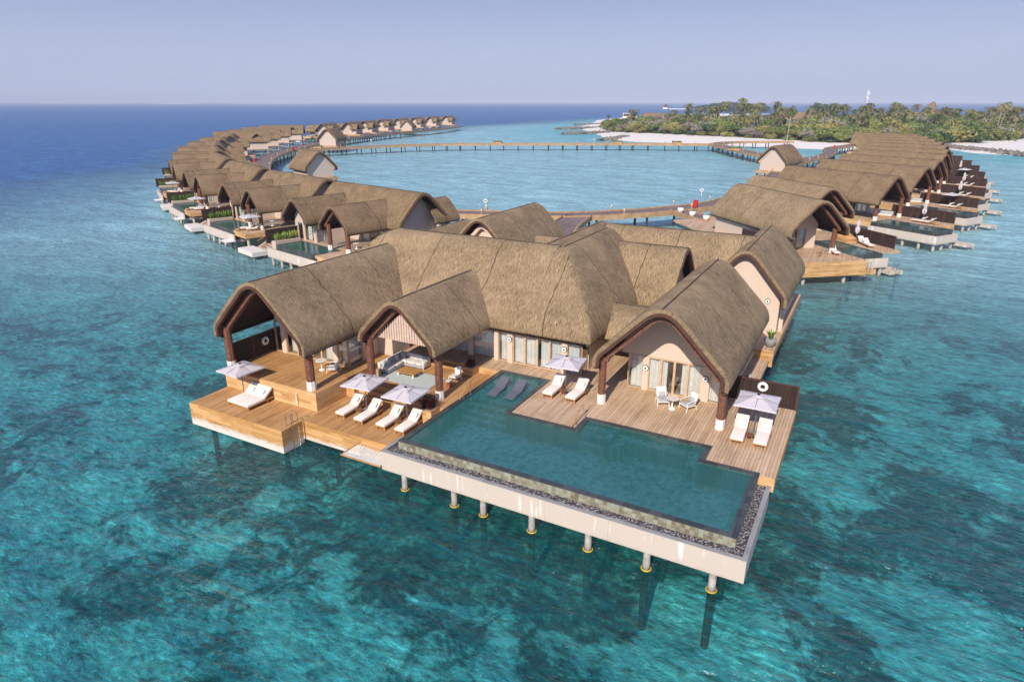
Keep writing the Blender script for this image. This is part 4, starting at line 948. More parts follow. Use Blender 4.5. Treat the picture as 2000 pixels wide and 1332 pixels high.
def sea_mat():
    s = NT('sea_water'); s.n.remove(s.b); at = s.N('VertexColor', layer_name='zone'); ch = s.N('SeparateColor'); s.L(at.outputs[0], ch.inputs[0]); dp, lg, sh = ch.outputs; md = at.outputs[1]
    def wave(rot, sx, sy, sc, det=4, dist=.8):
        mp = s.N('Mapping'); mp.inputs['Rotation'].default_value = (0, 0, R(rot)); mp.inputs['Scale'].default_value = (sx, sy, 1); s.L(s.coord('World'), mp.inputs[0]); return s.noise(mp.outputs[0], sc, det, .6, dist)
    w1 = wave(35, .55, 1.5, .16, 3); w2 = wave(28, .55, 1.6, .8, 4, .5); w3 = wave(38, .6, 1.7, 2.3, 4, .5); w4 = wave(20, .7, 1.4, 6., 2, .3)
    h = s.math('ADD', s.math('MULTIPLY', w1, .6), s.math('ADD', s.math('MULTIPLY', w2, .34), s.math('ADD', s.math('MULTIPLY', w3, .15), s.math('MULTIPLY', w4, .035))))
    nb = s.bump(h, .95, 1.0)
    tint = s.mix(lg, (.33, .89, .94), (.54, .90, .94)); tint = s.mix(sh, tint, (.72, .95, .95)); tint = s.mix(s.math('MULTIPLY', md, .5), tint, (.10, .60, .82))
    fc = s.math('ADD', s.math('MULTIPLY', w3, .65), s.math('MULTIPLY', w2, .35))
    kk = s.mix(1., tint, s.ramp(fc, (.37, .36), (.47, .9), (.54, 1.05), (.63, 1.6)), 'MULTIPLY')  # reflection and refraction streaks of the waves painted into the tint
    tr = s.N('BsdfTransparent'); s.L(kk, tr.inputs[0])
    body = s.mix(lg, (.010, .165, .195), (.33, .60, .66)); body = s.mix(sh, body, (.15, .52, .57)); body = s.mix(s.math('MULTIPLY', md, .7), body, (.03, .17, .26)); body = s.mix(dp, body, (.028, .115, .30))
    body = s.mix(1., body, s.ramp(s.math('ADD', s.math('MULTIPLY', fc, .7), s.math('MULTIPLY', w1, .3)), (.36, .45), (.5, 1.), (.63, 1.8)), 'MULTIPLY')  # body colour carries the same painted wave glints and darks
    df = s.N('BsdfDiffuse'); s.L(body, df.inputs[0]); s.L(nb, df.inputs['Normal'])
    sf = s.math('ADD', .30, s.math('MULTIPLY', lg, .43)); sf = s.math('MAXIMUM', sf, s.math('ADD', s.math('MULTIPLY', dp, .97), .0)); sf = s.math('MINIMUM', sf, 1.)
    m1 = s.N('MixShader'); s.L(sf, m1.inputs[0]); s.L(tr.outputs[0], m1.inputs[1]); s.L(df.outputs[0], m1.inputs[2])
    gl = s.N('BsdfGlossy'); gl.inputs['Roughness'].default_value = .13; gl.inputs[0].default_value = (.85, .93, 1, 1); s.L(nb, gl.inputs['Normal'])
    fr = s.N('Fresnel'); fr.inputs[0].default_value = 1.33; s.L(nb, fr.inputs['Normal'])
    ff = s.math('MINIMUM', fr.outputs[0], s.math('SUBTRACT', .36, s.math('MULTIPLY', dp, .10)))
    m2 = s.N('MixShader'); s.L(ff, m2.inputs[0]); s.L(m1.outputs[0], m2.inputs[1]); s.L(gl.outputs[0], m2.inputs[2]); s.L(m2.outputs[0], s.out.inputs[0]); return s.m
def bed_mat():
    s = NT('coral_bed'); at = s.N('VertexColor', layer_name='zone'); ch = s.N('SeparateColor'); s.L(at.outputs[0], ch.inputs[0]); dp, lg, sh = ch.outputs; co = s.coord('World')
    at2 = s.N('Attribute', attribute_name='reef'); big = s.noise(co, .16, 5, .6, .2); med = s.noise(co, .75, 6, .7, .3); fine = s.noise(co, 3., 4, .7, .2)
    v = s.N('TexVoronoi'); v.inputs['Scale'].default_value = .75; s.L(co, v.inputs['Vector'])
    cov = s.math('ADD', s.math('MULTIPLY', big, .6), s.math('MULTIPLY', med, .4)); cov = s.math('ADD', cov, .028); cov = s.math('ADD', cov, s.math('MULTIPLY', at2.outputs['Fac'], .13)); cov = s.math('ADD', cov, s.math('MULTIPLY', lg, .13)); cov = s.math('ADD', cov, s.math('MULTIPLY', sh, .3))
    f = s.ramp(cov, (.50, 0.), (.56, .8), (.66, 1.))
    coral = s.ramp(s.math('ADD', s.math('MULTIPLY', med, .5), s.math('MULTIPLY', fine, .5)), (.37, (.022, .025, .022)), (.46, (.10, .096, .07)), (.54, (.25, .235, .17)), (.63, (.54, .51, .40)))
    coral = s.mix(s.ramp(v.outputs['Distance'], (.35, 0.), (.85, .7)), coral, (.018, .02, .018))
    sand = s.ramp(s.math('ADD', s.math('MULTIPLY', fine, .5), s.math('MULTIPLY', med, .5)), (.35, (.55, .53, .45)), (.65, (.90, .88, .80)))
    return s.fin(s.mix(f, coral, sand), .9, s.bump(s.math('ADD', med, s.math('MULTIPLY', fine, .5)), .8, .4), .1)
rad = [1.5 * 1.075 ** k for k in range(131)]; rad[-1] = 18000
rad = [r for r in rad if r < 18000] + [18000]
polar('sea', rad, 150, lambda x, y, z: 0., sea_mat())
bed = [5 * 1.021 ** k for k in range(300)]; bed = [r for r in bed if r < 1400] + [1400]
polar('seabed', bed, 300, lambda x, y, z: min(-.7, -3.0 + .9 * noise.noise(Vector((x * .09, y * .09, 1))) + .7 * noise.noise(Vector((x * .35, y * .35, 2))) - z[0] * 9 + z[2] * 2.2), bed_mat())
def island_ground():
    st = 9.; xs = [-340 + st * i for i in range(116)]; ys = [300 + st * j for j in range(100)]; v = []; f = []; n = len(xs)
    for y in ys:
        for x in xs:
            s_ = sdist(x, y); s_ = s_ + noise.noise(Vector((x * .05, y * .05, 3))) * 4
            v.append((x, y, max(-2.5, min(1.5, s_ * .055)) + (.25 * noise.noise(Vector((x * .08, y * .08, 8))) if s_ > 6 else 0)))
    for j in range(len(ys) - 1):
        for i in range(n - 1):
            q = (j * n + i, j * n + i + 1, (j + 1) * n + i + 1, (j + 1) * n + i)
            if max(v[k][2] for k in q) > -2.4: f.append(q)
    b = MB(); b.v = v; b.f = f; o = b.build('beach', 'sand', None, smooth='all'); o['kind'] = 'structure'
island_ground()

# ---------------------------------------------------------------- boardwalks
def spline(pts, step=3.):
    P_ = [Vector((*p, 0)) for p in pts]; out = []
    for i in range(len(P_) - 1):
        a, b, c, d = P_[max(i - 1, 0)], P_[i], P_[i + 1], P_[min(i + 2, len(P_) - 1)]; m = max(1, int((c - b).length / step))
        for k in range(m):
            t = k / m; out.append(.5 * ((2 * b) + (c - a) * t + (2 * a - 5 * b + 4 * c - d) * t * t + (3 * b - a - 3 * c + d) * t ** 3))
    out.append(P_[-1]); return out
PILE_ME = None
def boardwalk(label, pts, width=4., z=2.8, group=None, piles=True, warm=True, ps=5.2):
    c = spline(pts); t = thing('boardwalk', label, 'boardwalk', (c[0].x, c[0].y, z), None, 'structure'); nr = []
    for i in range(len(c)):
        d = (c[min(i + 1, len(c) - 1)] - c[max(i - 1, 0)]).normalized(); nr.append(Vector((-d.y, d.x, 0)))
    def strip(o0, o1, z0, z1, name, mat):
        b = MB(); rows = [[c[i] + nr[i] * o + Vector((0, 0, zz)) for o, zz in ((o0, z0), (o1, z0), (o1, z1), (o0, z1))] for i in range(len(c))]
        b.gridrows(rows, True); b.quad(*rows[0]); b.quad(*rows[-1]); return b.build(name, mat, t)
    h = width / 2
    strip(-h, h, z - .35, z, 'deck_boards', 'jetty')
    for s in (-1, 1):
        strip(s * (h - .22), s * h, z + .004, z + .2, 'kerb_rail', 'kerb'); strip(s * (h + .003), s * (h + .08), z - .6, z + .12, 'side_board', 'kerb')
    if piles:
        acc = 0.; n = 0
        for i in range(1, len(c)):
            acc += (c[i] - c[i - 1]).length
            if acc > ps and n < 98:
                acc = 0.
                for s in (-1, 1):
                    p = c[i] + nr[i] * (s * (h - .5)); pl = pile(t, p.x, p.y, z - .35, .19, 'pile_dark') if n == 0 else None
                    if pl is not None: first = pl
                    else:
                        q = first.copy(); COL.objects.link(q); q.parent = t; q.location = Vector((p.x - first_xy[0], p.y - first_xy[1], 0))
                    if n == 0: first_xy = (p.x, p.y)
                    n += 1
    return c, nr, h
ring = [(-75, 86.5), (-64, 90.3), (-56, 93.3), (-47, 96.5), (-40, 101), (-34, 107.5), (-29, 114.5), (-24.5, 124), (-22.5, 140), (-22, 158), (-22.5, 180), (-23.5, 205), (-22, 228), (-19, 246)]
J1 = boardwalk('curving timber boardwalk nearest the large villa, passing the red box', ring, 4.6)
J2 = boardwalk('long boardwalk curving behind the left row of villas', [(-79, 87), (-98, 95), (-118, 106), (-138, 120), (-156, 136), (-172, 152), (-187, 170), (-203, 194), (-219, 222), (-233, 250), (-245, 284), (-254, 320), (-262, 366), (-274, 410), (-286, 441)], 5.2)
J3 = boardwalk('far straight boardwalk crossing the lagoon to the beach side', [(-196, 188), (-190, 208), (-182, 226), (-171, 243), (-154, 257), (-124, 274), (-95, 290), (-76, 296), (-66, 300), (-58, 288), (-48, 268), (-38, 250), (-29, 238), (-23, 230)], 5.)
boardwalk('short boardwalk from the far crossing up to the white beach', [(-66, 303), (-64, 318), (-58, 327), (-48, 334), (-38, 340)], 4.)
boardwalk('short boardwalk leading from the right villas to the beach', [(-18.5, 249), (-17, 270), (-19, 295), (-14, 318), (-8, 345)], 4.)
boardwalk('boardwalk spur from the curved jetty to the large villa', [(-41.5, 98.5), (-40, 90), (-37, 80), (-34, 70), (-33, 66)], 4.4)
boardwalk('boardwalk spur from the red box towards the nearest right villa', [(-29, 112), (-25, 107.5), (-20.5, 103)], 3.2)
BL = thing('bollard_light', 'x', 'bollard light'); MB().box(-.1, .1, -.1, .1, 0, .62).build('post', 'kerb', BL); MB().box(-.12, .12, -.12, .12, .621, .86).build('lamp', 'cushion', BL); MB().box(-.14, .14, -.14, .14, .861, .92).build('cap', 'kerb', BL)
def bollards(J, every, txt, i0=2):
    c, nr, h = J; k = 0
    for i in range(i0, len(c) - 1, every):
        for s in (-1, 1):
            p = c[i] + nr[i] * s * (h - .1)
            place(BL, (p.x, p.y, 3.0), 0, txt, 'bollard lights along the boardwalks')
bollards(J1, 3, 'small timber bollard light on the kerb of the near curved boardwalk'); bollards(J2, 6, 'small timber bollard light on the boardwalk behind the left villas', 10); bollards(J3, 4, 'small timber bollard light on the far lagoon crossing')
for (x, y), a, l in (((-57.5, 96.2), (.35, -.94, 0), 'lifebuoy on a white post on the near curved boardwalk, left of the rear thatched roof'), ((-29, 128), (.4, -.9, 0), 'lifebuoy on a white post near the red box and right villas'), ((-113, 283), (.5, -.85, 0), 'lifebuoy on a white post midway along the far lagoon crossing'), ((-196, 232), (.5, -.85, 0), 'lifebuoy on a white post by the far pavilion junction')):
    lifebuoy(x, y, 4.35, Vector(a).normalized(), l, post=True, r=.25)
def redbox(x, y, l):
    t = thing('red_cabinet', l, 'cabinet', (x, y, 2.8), 'red cabinets on the boardwalks'); MB().box(x - .35, x + .35, y - .3, y + .3, 2.9, 4.0).build('body', 'red', t); MB().box(x - .4, x + .4, y - .35, y + .35, 4.0, 4.08).build('lid', 'red', t)
    for s in (-.28, .28): MB().box(x + s - .04, x + s + .04, y - .25, y + .25, 2.8, 2.9).build('leg', 'black', t)
redbox(-27.2, 116.2, 'red cabinet standing on the near boardwalk by the right villas'); redbox(-165, 142, 'red cabinet nearest on the left boardwalk'); redbox(-195, 186, 'red cabinet on the left boardwalk before the pavilion junction')
redbox(-17.5, 296, 'red cabinet on the short boardwalk to the beach'); redbox(-250, 318, 'red cabinet far along the left boardwalk')
for k, (x, y, l) in enumerate(((-27.9, 109.2, 'white flower pot first on the spur past the red cabinet'), (-25.2, 106.2, 'white flower pot second on the spur past the red cabinet'), (-22.4, 103.5, 'white flower pot at the villa end of the red cabinet spur'))):
    t = thing('flower_pot', l, 'pot', (x, y, 2.8)); MB().lathe([(.3, 2.8), (.5, 3.3), (.52, 3.6), (.44, 3.6), (.05, 3.5)], x, y, 14).build('pot', 'white', t, smooth='all')
for k, (x, y, l) in enumerate(((-150, 262, 'timber planter with green plants on the far crossing near its left end'), (-104, 288, 'timber planter with green plants midway on the far crossing'), (-80, 297, 'timber planter with green plants on the far crossing before its right bend'), (-196, 200, 'timber planter with green plants at the left junction'), (-50, 268, 'timber planter with green plants past the right bend of the far crossing'))):
    t = thing('planter_box', l, 'planter', (x, y, 2.8)); MB().box(x - 2.2, x + 2.2, y - .6, y + .6, 2.81, 3.4).build('box', 'kerb', t); b = MB(); r_ = random.Random(k)
    for q in range(90):
        x0, y0 = x + r_.uniform(-2, 2), y + r_.uniform(-.5, .5); a = r_.uniform(0, 6.28); b.blade((x0, y0, 3.35), (x0 + .5 * math.cos(a), y0 + .5 * math.sin(a), 3.5 + r_.uniform(.2, .8)), .25)
    b.build('plants', 'leaf1', t, recalc=False)

# ---------------------------------------------------------------- repeated villas
ORD = ['nearest', 'second', 'third', 'fourth', 'fifth', 'sixth', 'seventh', 'eighth', 'ninth', 'tenth', 'eleventh', 'twelfth', 'thirteenth', 'fourteenth']
def twin_villa():
    t = thing('overwater_villa', 'x', 'villa'); A, B_, Mn = (2.95, 8.4, 6.15, 5.3), (3.1, 8.4, 6.1, 5.25), (4.1, 9.5, 6.1, 5.3)
    roof(t, Y_, -7.75, -.9, 8.6, *A, trim0=True, frame0=None, mat='thatch_far', step=1.8); roof(t, Y_, 1.3, -1.0, 8.6, *B_, trim0=True, frame0=-.35, mat='thatch_far', step=1.8)
    roof(t, X_, 8.9, -12.2, 6.8, *Mn, trim0=True, trim1=True, mat='thatch_far', step=1.8); roof(t, Y_, 4.4, 10.5, 14.6, 2.6, 8.3, 6.2, 5.5, trim1=True, mat='thatch_far', step=1.8)
    gable_wall(t, Y_, -7.75, .7, .86, A, .55, 5.1, mat='stucco_far'); gable_wall(t, X_, 8.9, 4.9, 5.1, Mn, .5, 5.0, 3.0, 'stucco_far'); gable_wall(t, X_, 8.9, -11, -10.8, Mn, .5, 5.0, 3.0, 'stucco_far')
    b = MB()
    for q in ((-10.2, -9.6, .7, .86, D, 5.1), (-8.4, -8.0, .7, .86, D, 5.1), (-5.9, -5.3, .7, .86, D, 5.1), (-10.2, -10.0, .87, 6, D, 5.6), (-5.5, -5.3, 3, 6, D, 5.6), (4.9, 5.1, 6, 11.8, D, 4.998), (-11, -10.8, 6, 11.8, D, 4.998), (-10.8, 4.9, 11.6, 11.8, D, 5.8), (-5.3, -2.5, 5.6, 5.8, D, 5.6), (2.8, 4.9, 5.6, 5.8, D, 5.6), (2.9, 5.7, 12, 13.6, D, 5.6)): b.box(*q)
    b.build('wall', 'stucco_far', t)
    MB().box(-10, 4.9, 1, 11.5, D + .004, D + .02).build('floor', 'floor_dark', t)
    glazing(t, X_, .78, [(-9.6, -8.4), (-8.0, -5.9)], D + .02, 5.09, .06); glazing(t, Y_, -5.4, [(.9, 3.0)], D + .02, 5.3, .06); glazing(t, X_, 5.7, [(-2.5, -.7), (-.7, 1.1), (1.1, 2.8)], D + .02, 5.4, .06)
    curtain(t, Y_, -5.7, 1.0, 2.9, D + .05, 5.2, .07, .35); curtain(t, X_, 6.0, -2.4, -1., D + .05, 5.3, .07, .35); curtain(t, X_, 6.0, 1.4, 2.7, D + .05, 5.3, .07, .35); curtain(t, X_, 1.2, -7.9, -7.0, D + .05, 5.0, .07, .35)
    for x in (-.45, 3.4): column(t, x, -.35, D, 6.0, .3)
    MB().prism([(-9.6, .25), (1.1, .25), (1.1, -3.55), (5.2, -3.55), (5.2, .8), (9.3, .8), (9.3, 3.5), (6.3, 3.5), (6.3, 16), (-11, 16), (-11, .25)], D - .3, D).build('deck_boards', 'deck', t)
    b = MB(); b.box(1.6, 5.24, -3.6, -3.55, 2.2, D - .02); b.box(5.2, 5.24, -3.55, .76, 2.2, D - .02); b.box(5.24, 9.34, .76, .8, 2.2, D - .02); b.box(9.3, 9.34, .8, 3.5, 2.2, D - .02); b.box(6.3, 6.34, 3.54, 16, 2.2, D - .02); b.build('riser', 'riser', t)
    b = MB(); b.box(-9.65, 1.9, -3.95, -3.75, 1.15, 2.3); b.box(-9.65, -9.45, -3.75, .2, 1.15, 2.3); b.box(-9.45, 1.5, -3.75, .2, 1.15, 1.5); b.build('fascia', 'fascia', t)
    b = MB(); b.box(-9.45, 1.1, -3.75, -3.5, 2.1, 2.22); b.build('gravel_bed', 'stone', t)
    b = MB(); b.box(-8.1, 1.1, -3.5, -3.2, 1.5, D); b.box(.8, 1.1, -3.2, .25, 1.5, D); b.box(-8.1, -7.85, -3.2, .25, 1.5, D); b.box(-7.85, .8, 0, .25, 1.5, D); b.box(-7.85, .8, -3.2, 0, 1.5, 1.7); b.build('pool_wall', 'coping', t)
    MB().quad((-7.85, -3.2, 2.82), (.8, -3.2, 2.82), (.8, 0, 2.82), (-7.85, 0, 2.82)).build('pool_water', 'poolwater', t, recalc=False)
    MB().box(-9.3, -8.3, -3.4, .2, 2.2, 3.2).build('planter', 'stucco_far', t)
    for x in (-9, -6.8, -4.6, -2.4, -.2, 1.4): pile(t, x, -3.6, 1.15, .2)
    for x, y in ((-9, .1), (-4, .1), (4.6, -3), (5.6, 3), (5.6, 8), (5.6, 14), (-10, 8), (-10, 14)): pile(t, x, y, D - .3, .2)
    for k in range(8): MB().box(6.6, 8.9, .74 - (k + 1) * .41, .74 - k * .41, 2.52 - k * .2, 2.6 - k * .2).build('step', 'deck', t)
    for x in (6.55, 8.95): MB().quad((x, .76, 2.55), (x, -2.6, .95), (x, -2.6, 1.2), (x, .76, 2.82)).build('stringer', 'cushion', t)
    b = MB(); b.box(4.7, 9.4, -4.6, -2.5, .88, 1.05); b.box(4.7, 9.4, -4.65, -4.6, .45, 1.02); b.box(9.4, 9.45, -4.65, -2.5, .45, 1.02); b.build('lower_platform', 'cushion', t)
    for x, y in ((5.1, -4.2), (9.0, -4.2), (9.0, -2.8)): pile(t, x, y, .88, .16)
    MB().box(.2, 2.6, -5.4, -3.96, 1.5, 1.55).build('net', 'rope', t)
    MB().tube([(6.55, .9, 3.6), (6.55, -2.5, 1.95)], .05, 6).build('handrail', 'teak', t)
    return t
def long_villa():
    t = thing('overwater_villa', 'x', 'villa'); A = (3.95, 9.4, 6.1, 5.25)
    roof(t, X_, 0, -20.5, 0, *A, trim0=True, trim1=True, frame0=-.75, mat='thatch_far', step=1.8); roof(t, Y_, -15.5, -1.5, 3.6, 2.4, 8.6, 6.5, 6.0, mat='thatch_far', step=1.8)
    gable_wall(t, X_, 0, -6.2, -6.0, A, .55, 5.3, mat='stucco_far'); gable_wall(t, X_, 0, -19.3, -19.1, A, .5, 4.9, 3.1, 'stucco_far')
    b = MB()
    for q in ((-6.2, -6.0, -3.3, -2.6, D, 5.298), (-6.2, -6.0, 2.6, 3.3, D, 5.298), (-19.3, -6.2, -3.3, -3.1, D, 5.8), (-19.3, -6.2, 3.1, 3.3, D, 5.8), (-19.3, -19.1, -3.1, 3.1, D, 4.898)): b.box(*q)
    b.build('wall', 'stucco_far', t); MB().box(-19, -6.2, -3.1, 3.1, D + .004, D + .02).build('floor', 'floor_dark', t)
    glazing(t, Y_, -6.1, [(-2.6, -1.3), (-1.3, 0), (0, 1.3), (1.3, 2.6)], D + .02, 5.29, .07); curtain(t, Y_, -6.5, 1, 2.5, D + .05, 5.2, .07, .35); curtain(t, Y_, -6.5, -2.5, -1.2, D + .05, 5.2, .07, .35)
    for y in (-3.0, 3.0): column(t, -.75, y, D, 5.9, .3)
    b = MB()
    for k in range(7): b.box(-11.3 + k * .85, -11.22 + k * .85, -3.72, -3.64, D, 5.1)
    for k in range(4): b.box(-11.3, -6.12, -3.71, -3.65, D + .1 + k * .7, D + .17 + k * .7)
    b.build('lattice_screen', 'lattice', t)
    MB().prism([(-21, -4.0), (-.3, -4.0), (-.3, -.5), (1.2, -.5), (7.2, -.2), (7.2, 4.15), (-21, 4.15)], D - .3, D).build('deck_boards', 'deck', t)
    b = MB(); b.box(-21.04, -.35, -4.04, -4.0, 1.9, D - .02); b.box(7.2, 7.24, -.2, 4.15, 1.9, D - .02); b.build('riser', 'riser', t)
    b = MB(); b.box(-.34, 10.1, -4.95, -4.75, 1.15, 2.3); b.box(9.9, 10.1, -4.75, -.05, 1.15, 2.3); b.box(-.34, 9.9, -4.75, -.3, 1.15, 1.5); b.box(7.3, 10.1, -.05, .15, 1.15, 2.3); b.build('fascia', 'fascia', t)
    MB().box(-.2, 9.9, -4.75, -4.45, 2.1, 2.2).box(9.5, 9.9, -4.45, -.05, 2.1, 2.2).build('gravel_bed', 'stone', t)
    b = MB(); b.box(-.3, 9.5, -4.45, -4.15, 1.5, D); b.box(9.2, 9.5, -4.15, -.3, 1.5, D); b.box(-.3, 9.2, -.6, -.3, 1.5, D + .003); b.box(-.3, -.05, -4.15, -.6, 1.5, D); b.box(-.05, 9.2, -4.15, -.6, 1.5, 1.7); b.build('pool_wall', 'coping', t)
    MB().quad((-.05, -4.15, 2.82), (9.2, -4.15, 2.82), (9.2, -.6, 2.82), (-.05, -.6, 2.82)).build('pool_water', 'poolwater', t, recalc=False)
    for x in (.3, 2.7, 5.1, 7.5, 9.6): pile(t, x, -4.5, 1.15, .2)
    for x, y in ((9.6, -2.6), (9.6, -.3), (7, 3.7), (3, 3.7), (-2, 3.7), (-4, -3.6), (-9, -3.6), (-14, -3.6), (-19, -3.6), (-19, 3.6)): pile(t, x, y, D - .32 if x < 9 else 1.15, .2)
    MB().box(9.0, 11.4, .5, 2.5, .5, .85).build('lower_platform', 'weathered', t); pile(t, 9.7, 1., .5, .16); pile(t, 11.4, 2.2, .5, .16)
    return t
TV, LV = twin_villa(), long_villa()
def rel(o, ang, x, y, z): c, s = math.cos(R(ang)), math.sin(R(ang)); return (o[0] + c * x - s * y, o[1] + s * x + c * y, z)
FP = {}
def proto_fence(L_, h): return fence('privacy_fence', 'x', (0, 0), (L_, 0), 0, h, 'dark_far', 1.7)
F1, F2 = proto_fence(4.7, 1.75), proto_fence(9.8, 1.7)
def plant_row():
    t = thing('planter_plants', 'x', 'plant'); b = MB(); r_ = random.Random(5)
    for k in range(8):
        y = -3.1 + 3.0 * k / 7
        for q in range(8):
            a = r_.uniform(0, 6.28); d = r_.uniform(.3, .62); b.blade((0, y, 0), (d * math.cos(a), y + d * math.sin(a), r_.uniform(.5, 1.25)), .17, .12)
    b.build('leaves', 'green_leaf', t, recalc=False); return t
PR = plant_row()
def closed_parasol():
    t = thing('closed_parasol', 'x', 'parasol'); MB().tube([(0, 0, .05), (0, 0, 2.7)], .035, 8).build('pole', 'pole', t); MB().rbox(-.35, .35, -.35, .35, 0, .1, .03).build('base', 'white', t)
    b = MB(); b.gridrows([[(r * (1 + .25 * math.sin(5 * a)) * math.cos(a), r * (1 + .25 * math.sin(5 * a)) * math.sin(a), z) for a in [6.2832 * k / 20 for k in range(20)]] for r, z in ((.10, 1.0), (.24, 1.25), (.26, 1.7), (.12, 1.95), (.2, 2.25), (.16, 2.5), (.03, 2.8))], True); b.build('canopy', 'canopy', t, smooth=True); return t
CP = closed_parasol()
POUF = bpy.data.objects['pouf']; KIDS[POUF] = [(c, []) for c in POUF.children]
def out_sofa():
    t = thing('outdoor_sofa', 'x', 'sofa'); MB().rbox(-1.4, 1.4, -.4, .35, .15, .45, .08).build('seat_cushion', 'cushion', t, smooth='all'); MB().rbox(-1.45, 1.45, .36, .6, .15, .85, .1).build('backrest', 'grey_fabric', t, smooth='all'); MB().box(-1.4, 1.4, -.38, .6, .02, .15).build('frame', 'teak', t); return t
OS = out_sofa()
def bathing_chair(): pass
G1, G2 = 'villas of the left row over the water', 'villas of the right row over the water'
apexB = [(-56.6, 59.76, -14), (-78.5, 66.4, -18), (-101, 75.2, -24), (-124.5, 87.8, -30), (-145.8, 103.0, -35), (-166, 119, -38), (-185, 136, -40), (-203, 154, -42)]
for i, (x, y, a) in enumerate(apexB):
    e = (math.cos(R(a)), math.sin(R(a))); o = (x - .99 * e[0], y - .99 * e[1])
    nm = '%s twin gabled villa of the left row' % ORD[i]
    place(TV, (*o, 0), R(a), nm + ' from the large villa', G1)
    place(F1, rel(o, a, -9.75, -3.85, D), R(a + 90), 'dark privacy fence beside the pool of the %s' % nm, 'dark fences of the left row')
    if i < 5:
        place(PR, rel(o, a, -8.8, 0, 3.2), R(a), 'green plants in the pool planter of the %s' % nm, 'planter plants of the left row')
        place(UM, rel(o, a, 3.2, -1.8, D), R(a + 8), 'pale parasol on the deck of the %s' % nm, 'parasols of the left row') if i in (1, 2, 3) else None
        if i in (1, 2, 3):
            for q, s in ((2.2, 'nearer the pool'), (3.3, 'farther from the pool')): place(LO, rel(o, a, q - .4, -2.9 + (q - 2) * .4, D), R(a - 12), 'ivory lounger %s, %s' % (s, nm), 'loungers of the left row')
            place(POUF, rel(o, a, 1.9, -3.2, D), 0, 'round wooden pouf, %s' % nm, 'poufs of the left row')
    if i < 3: place(TB, rel(o, a, 1.6, 2.0, D), 0, 'round table under the open gable of the %s' % nm, 'tables of the left row')
far = [(-256, 270, -66), (-262.5, 296, -68), (-272, 321, -70), (-283, 350, -72), (-290.5, 377, -72), (-299, 407, -73), (-307, 438, -74), (-312, 467, -72)]
for i, (x, y, a) in enumerate(far):
    o = rel((x, y), a, -5.2, -11.8, 0)
    place(TV, o, R(a), '%s gabled villa beyond the first pavilion on the far curved boardwalk' % ORD[i].replace('nearest', 'first'), G1)
    place(F1, rel(o, a, -9.75, -3.85, D), R(a + 90), 'dark fence at the %s villa beyond the first pavilion' % ORD[i].replace('nearest', 'first'), 'dark fences of the left row')
for i, (x, y, a) in enumerate(((-226.2, 176.3, 229), (-238.0, 192.5, 230), (-252.5, 212.5, 224), (-266, 234, 219))):
    place(LV, (x, y, 0), R(a), '%s long roofed villa in the middle of the left row, gable towards the boardwalk' % ORD[i], G1)
    place(F2, rel((x, y), a, -2.8, 4.3, D), R(a), 'dark fence of the %s long roofed villa in the left row' % ORD[i], 'dark fences of the left row')
rv = [(2.66, 118.1, -33), (7.3, 137.7, -31), (10.0, 155.7, -30), (12.1, 174.6, -27), (13.5, 192.1, -25), (14.2, 210.6, -22), (14.1, 228.5, -19), (13.3, 246, -16), (12, 263, -13), (9.5, 279, -10)]
for i, (x, y, a) in enumerate(rv):
    nm = '%s long roofed villa of the right row' % ORD[i + 1]
    place(LV, (x, y, 0), R(a), nm + ' after the double villa', G2)
    place(F2, rel((x, y), a, -2.8, 4.3, D), R(a), 'tall dark fence of the %s' % nm, 'dark fences of the right row')
    if i < 6:
        place(UM if i in (1, 4) else CP, rel((x, y), a, 3.0, 3.1, D), R(a), '%s parasol, %s' % ('open pale' if i in (1, 4) else 'folded white', nm), 'parasols of the right row')
        for q, s in ((0, 'inland'), (1, 'seaward')): place(LO, rel((x, y), a, 2.5 + q * 1.3, 1.2, D), R(a - 80), '%s ivory lounger, %s' % (s, nm), 'loungers of the right row')
        place(OS, rel((x, y), a, -2.6, 1.6, D), R(a + 20), 'pale sofa under the gable, %s' % nm, 'sofas of the right row')
        place(POUF, rel((x, y), a, 6.3, 1.0, D), 0, 'round wooden pouf, %s' % nm, 'poufs of the right row')
# double villa at the head of the right row
o = (-4.96, 84.0); a = -47
t = thing('overwater_villa', 'double gabled villa at the head of the right row, with wood clad deck', 'villa', (0, 0, 0), G2); A = (4.05, 9.4, 6.1, 5.25)
roof(t, X_, 0, -17.5, 0, *A, trim0=True, trim1=True, frame0=-1.0, step=1.5); roof(t, X_, 9.2, -27, -10.0, *A, trim0=True, trim1=True, frame0=-10.9, step=1.5)
gable_wall(t, X_, 0, -5.0, -4.8, A, .6, 5.3); b = MB(); b.box(-5.0, -4.8, -3.4, -2.9, D, 5.298); b.box(-5, -4.8, 1.9, 3.3, D, 5.298); b.box(-17, -5, -3.4, -3.2, D, 5.7); b.box(-17, -5, 3.1, 3.3, D, 5.7); b.box(-17, -16.8, -3.2, 3.1, D, 5.7)
b.box(-26.5, -15, 6, 6.2, D, 5.7); b.box(-26.5, -15, 12.2, 12.4, D, 5.7); b.box(-15.2, -15, 6.2, 12.2, D, 7); b.box(-26.5, -26.3, 6.2, 12.2, D, 5.7); b.build('wall', 'stucco', t)
gable_wall(t, X_, 9.2, -26.5, -26.3, A, .6, 5.0)
MB().box(-16.8, -5, -3.2, 3.1, D + .004, D + .02).build('floor', 'floor_dark', t)
glazing(t, Y_, -4.9, [(-2.9, -1.7), (-1.7, -.5), (-.5, .7), (.7, 1.9)], D + .02, 5.29, .07); curtain(t, Y_, -5.3, .9, 1.9, D + .05, 5.2, .07, .3); curtain(t, Y_, -5.3, -2.8, -1.8, D + .05, 5.2, .07, .3)
